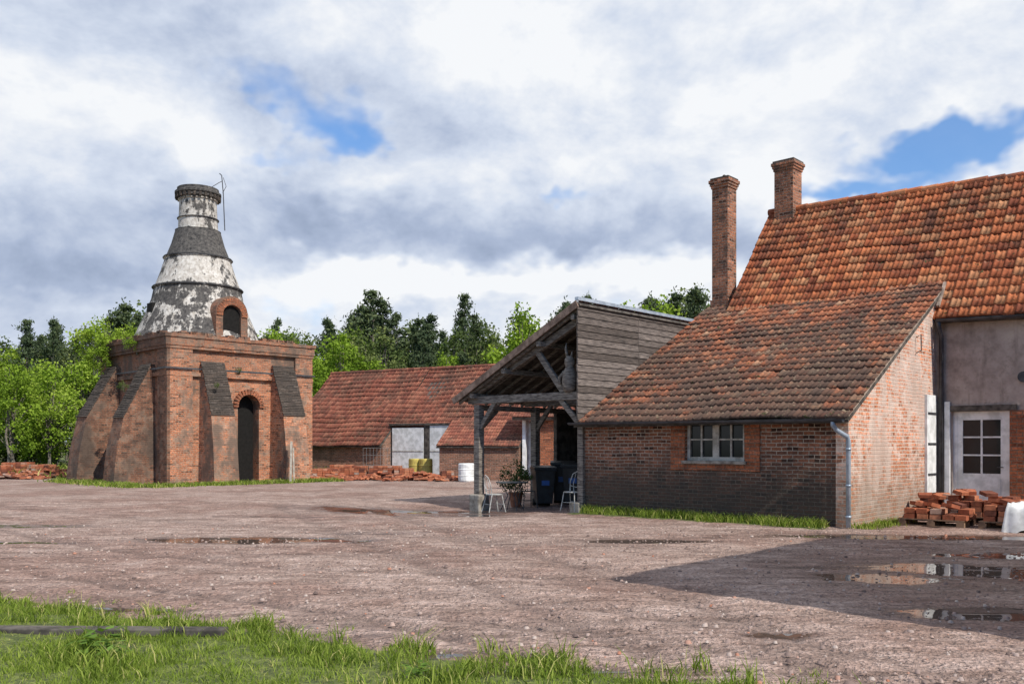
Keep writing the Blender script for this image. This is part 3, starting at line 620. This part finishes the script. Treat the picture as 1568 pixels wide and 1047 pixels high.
def gblob(X,Y,cx,cy,sxx,syy,rot=0):
    c,s_=math.cos(rot),math.sin(rot); dx=X-cx; dy=Y-cy; a=dx*c+dy*s_; b=-dx*s_+dy*c
    return np.exp(-((a/sxx)**2+(b/syy)**2))
def gp(x,y): Yy=F*CH/(y-HY); return ((x-CX)/F*Yy,Yy)
pudf=np.zeros_like(X)
for (x,y,sxx,syy,am,ro_) in ((385,826,1.9,.5,1.3,0),(1470,872,1.4,.8,.95,-.4),(1520,938,1.0,.4,1.05,0),(1345,885,1.0,.5,.85,-.3),(1420,822,3.4,.5,.9,-.1),(1400,880,3.0,2.2,.45,-.3),(1100,822,1.6,.2,.4,0),(985,828,1.3,.34,.95,0),(620,779,3.4,1.3,1.0,-.5),(700,775,2.0,.9,.8,0),(1200,968,.45,.16,.8,0),(180,932,.8,.2,.75,0),(850,1028,1.5,.14,.7,0),(20,805,2.6,.5,.6,0),(1540,850,1.4,.5,.8,0),(520,965,1.6,.4,.45,-.2),(700,1000,1.3,.25,.5,0),(30,830,1.2,.24,.7,0),(420,790,2,.4,.5,0),(560,815,2,.3,.45,0)):
    cx_,cy_=gp(x,y); pudf=np.maximum(pudf,am*gblob(X,Y,cx_,cy_,sxx,syy,ro_))
ex=np.array([-40,-8,-5.1,-2.5,-.95,-.11,1.5,3,30]); ey=np.array([14,9.9,9.0,7.85,7.0,6.45,5.95,5.2,3])
grf=np.clip((np.interp(X,ex,ey)-Y)/.5+.5,0,1)
far=np.clip((Y-(43+np.where(X<-10,-1.5,6)))/3,0,1); grf=np.maximum(grf,far)
def dl(X,Y,p,q):
    p=np.array(p);q=np.array(q);d=q-p; t=np.clip(((X-p[0])*d[0]+(Y-p[1])*d[1])/(d@d),0,1); return np.hypot(X-p[0]-t*d[0],Y-p[1]-t*d[1])
grf=np.maximum(grf,np.clip(1-dl(X,Y,loc_uv(-6.4,-.35),loc_uv(-.6,-.35))/.6,0,1))
def kloc(a,b): return (-13.78+.7*a-.714*b,35.9+.714*a+.7*b)
for pq in (((0,-1.2),(7,-1.5)),((-1.4,0),(-1.6,7))): grf=np.maximum(grf,.9*np.clip(1-dl(X,Y,kloc(*pq[0]),kloc(*pq[1]))/1.1,0,1))
rt=np.zeros_like(X); 
def rutline(pts,w,am=1):
    global rt
    P_=[gp(*q) for q in pts]; d=np.full_like(X,99.)
    for a,b in zip(P_[:-1],P_[1:]): d=np.minimum(d,dl(X,Y,a,b))
    rt=np.maximum(rt,am*np.exp(-(d/w)**2)*(.78+.22*np.sin((X*1.0+Y*.4)*26)))
rutline([(60,878),(180,893),(330,912),(520,935),(760,990),(900,1040)],.11,1.0); rutline([(20,900),(200,925),(420,955),(640,1000)],.09,.55); rutline([(-60,800),(150,838),(420,868),(800,880),(1100,905)],.15,.7)
rutline([(300,960),(640,940),(1000,975),(1400,1046)],.13,.7); rutline([(560,770),(640,800),(860,860),(1300,1000)],.18,.7); rutline([(420,770),(480,800),(640,860),(1000,1000)],.18,.7); rutline([(900,860),(1100,930),(1250,1046)],.13,.6); rutline([(-50,770),(300,800),(800,830),(1300,850)],.35,.4); rutline([(0,850),(350,850),(700,840),(1000,815)],.2,.5); rutline([(500,900),(800,915),(1100,955),(1500,1040)],.12,.6)
nz=np.zeros_like(X)
for j in range(nyn):
    if ys[j]>45: continue
    for i in range(nxn):
        if abs(xs[i])<16:
            v=Vector((xs[i],ys[j],0)); r_=mnoise.noise(v*2.2+Vector((0,ys[j]*1.5,0))); nz[j,i]=mnoise.noise(v*.8)*.8+r_*.9+mnoise.noise(v*6)*.55
Z=nz*.022*(1-np.clip(pudf*1.3,0,1))-rt*.05*(1-grf)-.16*gblob(X,Y,-1.3,23.6,3.2,2.6)-pudf*.015
V=np.stack([X.ravel(),Y.ravel(),Z.ravel()],1)
idx=np.arange(nxn*nyn).reshape(nyn,nxn); Q=np.stack([idx[:-1,:-1].ravel(),idx[:-1,1:].ravel(),idx[1:,1:].ravel(),idx[1:,:-1].ravel()],1)
G=qmesh('ground',V,Q,M_ground,smooth=True)
for nm,arr in (('pud',pudf),('gr',grf),('rut',rt),('nz',nz)):
    a=G.data.attributes.new(nm,'FLOAT','POINT'); a.data.foreach_set('value',arr.astype(np.float32).ravel())
ns=6500; sxv=rng.uniform(-9,8,ns); syv=6.0+rng.random(ns)**1.5*12; V=[];Q=[];T=[]
cube=np.array([(-1,-1,-1),(1,-1,-1),(1,1,-1),(-1,1,-1),(-.6,-.6,1),(.7,-.6,1),(.6,.7,1),(-.6,.6,1)]); fq=[(4,5,6,7),(0,1,5,4),(1,2,6,5),(2,3,7,6),(3,0,4,7)]
for a,b in zip(sxv,syv):
    if b<np.interp(a,ex,ey)+.1: continue
    vv=((a-6.5)*.678+(b-17.26)*.735)
    if vv>-.1 and a>1: continue
    s_=.006+.014*rng.random()**4; th=rng.uniform(0,6.28); c,s2=math.cos(th),math.sin(th); q=cube*np.array([s_*rng.uniform(.8,1.6),s_,s_*.6])*rng.uniform(.75,1.25,(8,3)); q=np.stack([q[:,0]*c-q[:,1]*s2+a,q[:,0]*s2+q[:,1]*c+b,q[:,2]+.008],1); o=len(V); V+=list(map(tuple,q)); Q+=[tuple(o+k for k in f_) for f_ in fq]; T+=[rng.random()]*5
M_peb,n,p=mat('pebbles'); fin(n,p,n.ramp(n.attr('tv'),[(0,(.12,.085,.075)),(.6,(.32,.235,.205)),(.9,(.42,.35,.31)),(1,(.36,.15,.09))]),.9)
qmesh('loose_stones',V,Q,M_peb,T)
# ================================================================== GRASS
def leafmat(name,stops,trans=.35,rnd=.25):
    m=bpy.data.materials.new(name); m.use_nodes=True; m.node_tree.nodes.clear(); n=NT(m.node_tree); out=n.new('ShaderNodeOutputMaterial')
    tv=n.attr('tv'); oi=n.new('ShaderNodeObjectInfo').outputs['Random']
    f=n.math('ADD',n.math('MULTIPLY',tv,1-rnd),n.math('MULTIPLY',oi,rnd)); c=n.ramp(f,stops)
    d=n.new('ShaderNodeBsdfDiffuse'); n.set(d.inputs[0],c); t=n.new('ShaderNodeBsdfTranslucent'); n.set(t.inputs[0],n.mix(1,c,(1.2,1.3,.6),'MULTIPLY'))
    mx=n.new('ShaderNodeMixShader'); mx.inputs[0].default_value=trans; n.l.new(d.outputs[0],mx.inputs[1]); n.l.new(t.outputs[0],mx.inputs[2]); n.l.new(mx.outputs[0],out.inputs[0]); return m
M_grass=leafmat('grass_blades',[(0,(.08,.12,.022)),(.45,(.18,.25,.04)),(.8,(.29,.35,.075)),(1,(.5,.44,.2))],.3,0)
def blades(name,P,hmin,hmax,w,parent=None,tvf=None):
    N=len(P); th=rng.uniform(0,2*np.pi,N); h=rng.uniform(hmin,hmax,N)*(.6+.8*rng.random(N)); ln=rng.uniform(.15,.9,N)*h; la=rng.uniform(0,2*np.pi,N)
    dx=np.cos(th)*w/2; dy=np.sin(th)*w/2; V=np.zeros((N,6,3)); b=np.zeros((N,3)); b[:,:2]=P[:,:2]; b[:,2]=P[:,2]
    for k,(t,wf) in enumerate(((0,1),(.55,.8),(1,.12))):
        cx_=b[:,0]+np.cos(la)*ln*t*t; cy_=b[:,1]+np.sin(la)*ln*t*t; cz=b[:,2]+h*t*(1-.15*t)
        V[:,2*k]=np.stack([cx_-dx*wf,cy_-dy*wf,cz],1); V[:,2*k+1]=np.stack([cx_+dx*wf,cy_+dy*wf,cz],1)
    o=np.arange(N)[:,None]*6; Q=np.concatenate([o+np.array([0,1,3,2]),o+np.array([2,3,5,4])],1).reshape(-1,4)
    tt=rng.random(N)**1.2
    if tvf is not None: tt=np.clip(tt*.6+tvf*.6,0,1)
    return qmesh(name,V.reshape(-1,3),Q,M_grass,np.repeat(tt,2),parent)
N=190000; gx=rng.uniform(-7.5,2.6,N); gy=rng.uniform(5.2,10,N); edge=np.interp(gx,ex,ey)
pn=np.array([mnoise.noise(Vector((a*1.6,b*1.6,3)))+.5*mnoise.noise(Vector((a*5,b*5,7))) for a,b in zip(gx,gy)])
keep=(gy<edge+.08+pn*.45)&(rng.random(N)<np.clip(.7+pn*1.3,.12,1)); gx,gy,pn=gx[keep],gy[keep],pn[keep]
Pz=np.stack([gx,gy,np.full_like(gx,-.01)],1)
ge=empty('grass_verge'); blades('short_grass',Pz,.025,.07,.007,parent=ge,tvf=np.clip(.3-pn,0,1)); blades('tall_grass',Pz[pn>.25][::4],.07,.15,.010,parent=ge)
tv_=[]
for _ in range(70):
    a=rng.uniform(-7,2.2); b=np.interp(a,ex,ey)+rng.normal(-.4,.35); m_=30
    tv_.append(np.stack([rng.normal(a,.05,m_),rng.normal(b,.05,m_),np.zeros(m_)],1))
blades('grass_tufts',np.concatenate(tv_),.07,.19,.010,parent=ge)
tv_=[]
for _ in range(70):
    a=rng.uniform(-6,3); b=np.interp(a,ex,ey)+abs(rng.normal(0,.35)); m_=14
    tv_.append(np.stack([rng.normal(a,.04,m_),rng.normal(b,.04,m_),np.zeros(m_)],1))
blades('sprouts',np.concatenate(tv_),.02,.05,.007,parent=ge)
m_=7000; u=rng.uniform(-6.35,-.35,m_); v=-.08-np.abs(rng.normal(0,.22,m_))*(.5+.5*np.sin(u*2.1+1)**2+.2*(u>-3)); xy=np.stack([6.5+.735*u+.678*v,17.26-.678*u+.735*v,np.zeros(m_)],1)
blades('grass_strip',xy,.05,.2,.016)
m_=900; u=rng.normal(.25,.15,m_); v=rng.uniform(-.1,2.2,m_); u=np.abs(u)+.03; xy=np.stack([6.5+.735*u+.678*v,17.26-.678*u+.735*v,np.zeros(m_)],1); blades('grass_strip',xy,.04,.14,.016)
m_=9000; s_=rng.random(m_)<.55; a=np.where(s_,rng.uniform(-1.6,7,m_),-1.5-np.abs(rng.normal(0,.4,m_))); b=np.where(s_,-1.4-np.abs(rng.normal(0,.4,m_)),rng.uniform(-1.6,7,m_))
xy=np.stack([-13.78+.7*a-.714*b,35.9+.714*a+.7*b,np.zeros(m_)],1); blades('grass_strip',xy,.06,.2,.035)
m_=20000; xx=rng.uniform(-45,12,m_); yy=rng.uniform(43,62,m_); k=(xx<-10)|(yy>50); xy=np.stack([xx,yy,np.zeros(m_)],1)[k]; blades('meadow_grass',xy,.15,.5,.07)
def weed(x,y,s):
    e=empty('broadleaf_weed',(*gp(x,y),0)); V=[];Q=[]
    for k in range(22):
        a=random.uniform(0,6.28); r=random.uniform(.03,.14)*s; z=random.uniform(.02,.12)*s; L=.045*s; w=.026*s; c=Vector((math.cos(a)*r,math.sin(a)*r,z)); d=Vector((math.cos(a),math.sin(a),random.uniform(-.5,.4))); sd=Vector((-math.sin(a),math.cos(a),0))
        o=len(V); V+=[c-d*L,c+sd*w,c+d*L,c-sd*w]; Q.append((o,o+1,o+2,o+3))
    qmesh('leaves',[tuple(v) for v in V],Q,M_weed,[random.random() for _ in Q],e)
M_weed=leafmat('weed_leaf',[(0,(.07,.12,.025)),(1,(.17,.28,.06))],.3,0)
weed(150,990,1.3); weed(135,1000,1.0); weed(172,1002,.9); weed(640,1035,.8)
pk=empty('rotten_plank',(0,0,0)); mb=MB(); a=gp(-40,968); b=gp(345,972); mb.beam((*a,.02),(*b,.03),.16,.06); mb.obj('plank',M_woodd,pk,bevel=.01)
# ================================================================== TREES
M_bark=simple('bark',(.22,.19,.16),(.09,.08,.07),6,.9)
M_leafB=leafmat('leaf_spring',[(0,(.06,.10,.016)),(.4,(.15,.235,.028)),(.75,(.24,.34,.045)),(1,(.34,.42,.08))],.28,.35)
M_leafD=leafmat('leaf_dark',[(0,(.04,.06,.024)),(.5,(.09,.125,.042)),(1,(.2,.23,.08))],.2,.35)
M_pine=leafmat('pine_needles',[(0,(.028,.044,.026)),(.5,(.065,.09,.048)),(1,(.14,.17,.08))],.1,.3)
def quadcloud(C,size,rs,asp=1.0):
    N=len(C); a=rs.normal(size=(N,3)); a/=np.linalg.norm(a,axis=1,keepdims=True); b=rs.normal(size=(N,3)); b-=a*(a*b).sum(1,keepdims=True); b/=np.linalg.norm(b,axis=1,keepdims=True)
    s=size*rs.uniform(.55,1.3,(N,1)); V=np.stack([C-a*s*.5,C+b*s*.5*asp+a*s*.1,C+a*s*.5,C-b*s*.5*asp],1).reshape(-1,3); Q=np.arange(N*4).reshape(-1,4); return V,Q
def tree_meshes(seed,Hh,R,nc,nl,leaf,kind='d',low=.22):
    rs=np.random.default_rng(seed); random.seed(seed); mb=MB(); Cs=[];Tv=[]
    lean=Vector((rs.normal(0,.03),rs.normal(0,.03),1))
    if kind=='d':
        ntr=rs.integers(1,4)
        for q in range(ntr):
            off=Vector((rs.normal(0,.35),rs.normal(0,.35),0))*(ntr>1)
            mb.tube([off+Vector((lean.x*t*Hh+rs.normal(0,.08),lean.y*t*Hh+rs.normal(0,.08),t*Hh)) for t in np.linspace(0,.9,7)],list(np.linspace(.15,.02,7)*Hh/11),6)
        cz=(1+low)/2*Hh; rz_=(1-low)/2*Hh
        for k in range(nc):
            d=rs.normal(size=3); d/=np.linalg.norm(d); rr=rs.uniform(.3,1.0)**.6
            shape=1-.5*max(0,d[2]*rr); c=np.array([d[0]*R*rr*shape,d[1]*R*rr*shape,cz+d[2]*rz_*rr*rs.uniform(.75,1.16)])
            cr=R*rs.uniform(.12,.33)
            nn_=int(nl*(cr/R/.25)); pts=rs.normal(size=(nn_,3)); pts/=np.linalg.norm(pts,axis=1,keepdims=True); pts*=cr*rs.uniform(.15,1.4,(nn_,1))**.8; pts[:,2]*=1.0
            Cs.append(c+pts); base=rs.uniform(.15,.85); Tv.append(np.clip(base+pts[:,2]/cr*.25+rs.normal(0,.14,nn_),0,1))
            if k%2==0: 
                z0=max(.15*Hh,c[2]-rs.uniform(.15,.35)*Hh); mb.tube([(0,0,z0),(c[0]*.5,c[1]*.5,(z0+c[2])/2+.1),tuple(c)],[.045*Hh/11,.03*Hh/11,.01],5)
        C=np.concatenate(Cs); V,Q=quadcloud(C,leaf,rs,.8)
    else:
        mb.tube([(lean.x*t*Hh,lean.y*t*Hh,t*Hh) for t in np.linspace(0,1,8)],list(np.linspace(.17,.02,8)*Hh/12),6)
        nlev=int((1-low)*Hh/.6)
        for L in range(nlev):
            t=L/(nlev-1); z=Hh*(low+(1-low)*t); rad=R*(1-t**1.6)**.8*rs.uniform(.45,1.2)+.2
            if t<.25: rad*=.5+2*t
            nb=rs.integers(3,6) if t<.9 else 3
            for b in range(nb):
                az=rs.uniform(0,6.283); ln=rad*rs.uniform(.45,1.15); rise=rs.uniform(.2,.7)*ln
                end=np.array([math.cos(az)*ln+lean.x*z,math.sin(az)*ln+lean.y*z,z+rise]); mb.tube([(lean.x*z,lean.y*z,z),tuple(end)],[.035,.01],4)
                for g_ in range(3):
                    f=(.5,.8,1.05)[g_]; c=np.array([lean.x*z+(end[0]-lean.x*z)*f,lean.y*z+(end[1]-lean.y*z)*f,z+rise*f]); cr=(.2+.14*ln)
                    pts=rs.normal(size=(nl,3))*cr*np.array([.9,.9,.6]); Cs.append(c+pts); base=rs.uniform(.15,.85); Tv.append(np.clip(base+pts[:,2]/cr*.25+rs.normal(0,.12,nl),0,1))
        pts=rs.normal(size=(nl*2,3))*np.array([.1,.1,.35])+np.array([lean.x*Hh,lean.y*Hh,Hh-.1]); Cs.append(pts); Tv.append(rs.uniform(.3,.8,nl*2))
        C=np.concatenate(Cs); V,Q=quadcloud(C,leaf,rs,.35)
    return mb,V,Q,np.concatenate(Tv)
protos={}
def proto(key,m,*a,**k):
    mb,V,Q,T=tree_meshes(*a,**k); lm=qmesh('_'+key,V,Q,m,T); to=mb.obj('tmp',M_bark); tm=to.data; bpy.data.objects.remove(to); protos[key]=(lm,tm)
for i in range(5): proto('B%d'%i,M_leafB,100+i,11,2.7,75,78,.25,low=.12)
for i in range(3): proto('D%d'%i,M_leafD,200+i,12,2.9,75,78,.25,low=.15)
for i in range(5): proto('P%d'%i,M_pine,300+i,13.5,2.5,1,22,.38,kind='p',low=.25)
for i in range(2): proto('S%d'%i,M_leafB,400+i,4,2.2,26,80,.2,low=.0)
proto('S2',M_leafD,410,4,2.2,26,80,.2,low=.0)
def place(key,x,y,s,parent=None,name=None,z=0,sz=None):
    lm,tm=protos[key]; e=empty(name or 'tree',(x,y,z),random.uniform(0,6.28)); e.scale=(s,s,sz or s)
    if parent: e.parent=parent
    for nm,m_ in (('foliage',lm),('trunk',tm)):
        o=bpy.data.objects.new(nm,m_); scene.collection.objects.link(o); o.parent=e
    return e
TL=empty('distant_trees')
random.seed(5)
def top_at(x):
    return float(np.interp(x,[-200,0,60,130,180,230,400,460,520,575,640,710,760,820,880,960,1050,1150,1400,1800],[480,500,503,508,482,502,502,500,500,484,496,490,496,478,474,470,455,450,450,450]))
for row,(Y0,keys,dd) in enumerate(((86,['P','D'],0),(78,['P','D','D','B'],6),(71,['D','B','P'],12),(66,['B','B','D'],26),(62,['B','B'],44))):
    x=-200.0
    while x<1300:
        Yy=Y0+random.uniform(-2.5,2.5); hgt=(HY-(top_at(x)+dd+random.uniform(-14,20)))/F*Yy+CH
        k=random.choice(keys); 
        if k=='B' and 540<x<780 and row>1 and random.random()<.45: k='D' if random.random()<.6 else 'P'
        key={'P':'P%d'%random.randrange(5),'D':'D%d'%random.randrange(3),'B':'B%d'%random.randrange(5)}[k]; h0={'P':13.5,'D':12,'B':11}[k]
        s=hgt/h0; place(key,(x-CX)/F*Yy,Yy,s*random.uniform(.85,1.15),TL,'tree',sz=s); x+=random.uniform(38,68) if row<3 else random.uniform(44,84)
for i in range(60):
    x=random.uniform(-250,1250); Yy=random.uniform(57,64); s=random.uniform(.6,1.25); place(random.choice(['S0','S1','S1','S2']),(x-CX)/F*Yy,Yy,s,TL,'shrub')
for (x,yt,Yy,w) in ((575,440,72,1.2),(592,456,73,.95),(550,462,73,1.1),(612,476,73,1.0),(535,478,72,.9),(710,446,74,.85),(728,476,75,.9),(640,484,73,1.0),(182,460,66,1.2),(205,476,67,.9),(165,482,66,.9),(80,484,66,.85),(40,484,70,.9),(495,482,75,.8),(905,446,66,.8),(1055,435,60,1.1),(1028,444,62,1.0),(1000,452,62,1.0),(430,484,78,.7)):
    hg=(HY-yt)/F*Yy+CH; s=hg/14.2; place('P%d'%random.randrange(5),(x-CX)/F*Yy,Yy,s*w,None,'pine_tree',sz=s)
for (x,yt,Yy) in ((20,540,54),(75,530,57),(-40,545,55),(430,500,60),(520,500,62),(395,515,60),(800,458,62),(850,468,62),(465,520,58),(975,448,60),(1015,452,60),(905,452,61)):
    hg=(HY-yt)/F*Yy+CH; s=hg/11.4; place('B%d'%random.randrange(5),(x-CX)/F*Yy,Yy,s,None,'deciduous_tree',sz=s)
for (a,b,s,z_) in ((-.3,6.2,.6,5.2),(-.6,5.6,.35,5.0),(-.15,2.8,.22,5.7),(.8,6.3,.4,5.8)):
    X_,Y_=kloc(a,b); place('S1',X_,Y_,s,None,'wall_shrub',z=z_-.3)
X_,Y_=kloc(6.6,5.5); place('S1',X_,Y_,.4,None,'wall_shrub',z=5.4)
for a,b,z_,s in ((-1.1,1.75,3.8,.1),(3.0,-.1,4.6,.07),(4.4,.2,6.0,.12),(1.6,-.9,3.9,.06),(5.8,.1,6.0,.1)):
    X_,Y_=kloc(a,b); place('S2',X_,Y_,s,None,'wall_plant',z=z_)
pt=empty('potted_plant',(*px(790,24.6),-.1)); mb=MB(); mb.lathe([(.13,0),(.19,.35),(.21,.36),(.2,.4),(.15,.36)],(0,0),18); mb.obj('pot',simple('terracotta',(.35,.15,.09)),pt)
place('S2',0,0,.24,pt,'shrub',z=.3)
# ================================================================== SKY
w=bpy.data.worlds.new('World'); scene.world=w; w.use_nodes=True; w.node_tree.nodes.clear(); n=NT(w.node_tree)
out=n.new('ShaderNodeOutputWorld'); dirv=n.tc('Generated'); s3=n.sep(dirv)
sky=n.new('ShaderNodeTexSky',sky_type='NISHITA'); sky.sun_disc=False; sky.sun_elevation=el; sky.sun_rotation=math.atan2(SHD.x,SHD.y); sky.air_density=1.2; sky.dust_density=.3; sky.ozone_density=2.5
bg1=n.new('ShaderNodeBackground'); bg1.inputs[1].default_value=.12; n.l.new(n.mix(1,sky.outputs[0],(.7,1.0,1.35),'MULTIPLY'),bg1.inputs[0])
az=n.math('ARCTAN2',s3[0],s3[1]); ele=n.math('ARCSINE',s3[2])
nv=n.scale(dirv,(1,1,1.5)); wn=n.sep(n.noise(nv,4,4,.62,out=1)); wn2=n.sep(n.noise(nv,14,3,.65,out=1))
def warp(c,i,a,b): return n.math('ADD',c,n.math('ADD',n.math('MULTIPLY',n.math('SUBTRACT',wn[i],.5),a),n.math('MULTIPLY',n.math('SUBTRACT',wn2[i],.5),b)))
wa=warp(az,0,.22,.10); we=warp(ele,1,.13,.07)
def blob(x,y,hx,hy,rot=0):
    a0=math.atan((x-CX)/F); e0=math.atan((HY-y)/math.hypot(F,x-CX)); sa=hx/F*math.cos(a0)**2; se=hy/F*math.cos(a0)
    dx=n.math('DIVIDE',n.math('SUBTRACT',wa,a0),sa); dy=n.math('DIVIDE',n.math('SUBTRACT',we,e0),se)
    if rot: dy=n.math('ADD',dy,n.math('MULTIPLY',dx,rot))
    r=n.math('SQRT',n.math('ADD',n.math('MULTIPLY',dx,dx),n.math('MULTIPLY',dy,dy))); return n.mr(r,0,1.8,1,0)
def total(L):
    acc=None
    for (x,y,hx,hy,wt,*r) in L:
        t=n.math('MULTIPLY',blob(x,y,hx,hy,*(r or [0])),wt); acc=t if acc is None else n.math('ADD',acc,t)
    return acc
blue=total([(500,155,65,50,.68),(410,100,60,28,.42),(500,215,42,32,.5),(425,252,60,20,.5),(885,292,60,20,.58),(1450,214,190,36,1.3),(1310,283,140,20,.95),(1560,245,80,36,.6),(935,5,70,14,.6),(480,470,80,30,.5),(930,475,160,20,.35),(100,450,160,25,.3)])
blue=n.math('ADD',blue,n.mr(s3[1],-.1,-.6,0,.9))  # unseen sky behind the camera turned blue, added to cut ambient fill
bm=n.math('MULTIPLY',n.mr(n.math('ADD',blue,n.math('MULTIPLY',n.math('SUBTRACT',n.noise(nv,6,4,.7),.5),1.3)),.3,1.0),.93)
lum=total([(760,350,430,50,-.38),(560,330,150,40,-.1),(120,420,260,40,-.28),(80,300,220,110,-.2),(300,60,300,60,-.18),(640,160,200,50,-.12),(1000,330,140,60,-.12),(1330,140,300,40,-.12),(1100,60,200,30,-.14),(900,200,250,40,-.1),
 (340,235,80,40,.25),(600,425,150,28,.5),(900,412,200,28,.45),(1080,420,60,25,.2),(1275,290,80,25,.3),(700,60,400,60,.06),(1100,150,350,60,.10),(1480,250,200,40,.15),(200,180,120,60,.08),(360,320,90,60,.14)])
fb=n.noise(nv,5,6,.62,.2); fb2=n.noise(n.scale(dirv,(1,1,1.6)),13,4,.6,.2)
L=n.math('ADD',n.math('ADD',.79,lum),n.math('ADD',n.math('MULTIPLY',n.math('SUBTRACT',fb,.5),1.45),n.math('MULTIPLY',n.math('SUBTRACT',fb2,.5),.5)))
cc_=n.ramp(L,[(.05,(.24,.31,.45)),(.4,(.44,.52,.69)),(.68,(.68,.75,.88)),(.95,(.95,.97,1.0))])
bg2=n.new('ShaderNodeBackground'); n.l.new(cc_,bg2.inputs[0]); bg2.inputs[1].default_value=.97
mx=n.new('ShaderNodeMixShader'); n.l.new(bm,mx.inputs[0]); n.l.new(bg2.outputs[0],mx.inputs[1]); n.l.new(bg1.outputs[0],mx.inputs[2]); n.l.new(mx.outputs[0],out.inputs[0])
sun=bpy.data.lights.new('sun','SUN'); sun.energy=5.0; sun.angle=math.radians(.5); sun.color=(1,.93,.83); so=bpy.data.objects.new('sun',sun); scene.collection.objects.link(so)
sd=Vector((SHD.x*math.cos(el),SHD.y*math.cos(el),math.sin(el))); so.rotation_euler=sd.to_track_quat('Z','Y').to_euler()
cam=bpy.data.cameras.new('camera'); co=bpy.data.objects.new('camera',cam); scene.collection.objects.link(co); co.location=(0,0,CH); co.rotation_euler=(math.pi/2,0,0)
cam.sensor_width=36; cam.lens=F/1568*36; cam.shift_y=(HY-523.5)/1568; cam.clip_end=8000; cam.clip_start=.05; scene.camera=co
print('objects',len(bpy.data.objects))
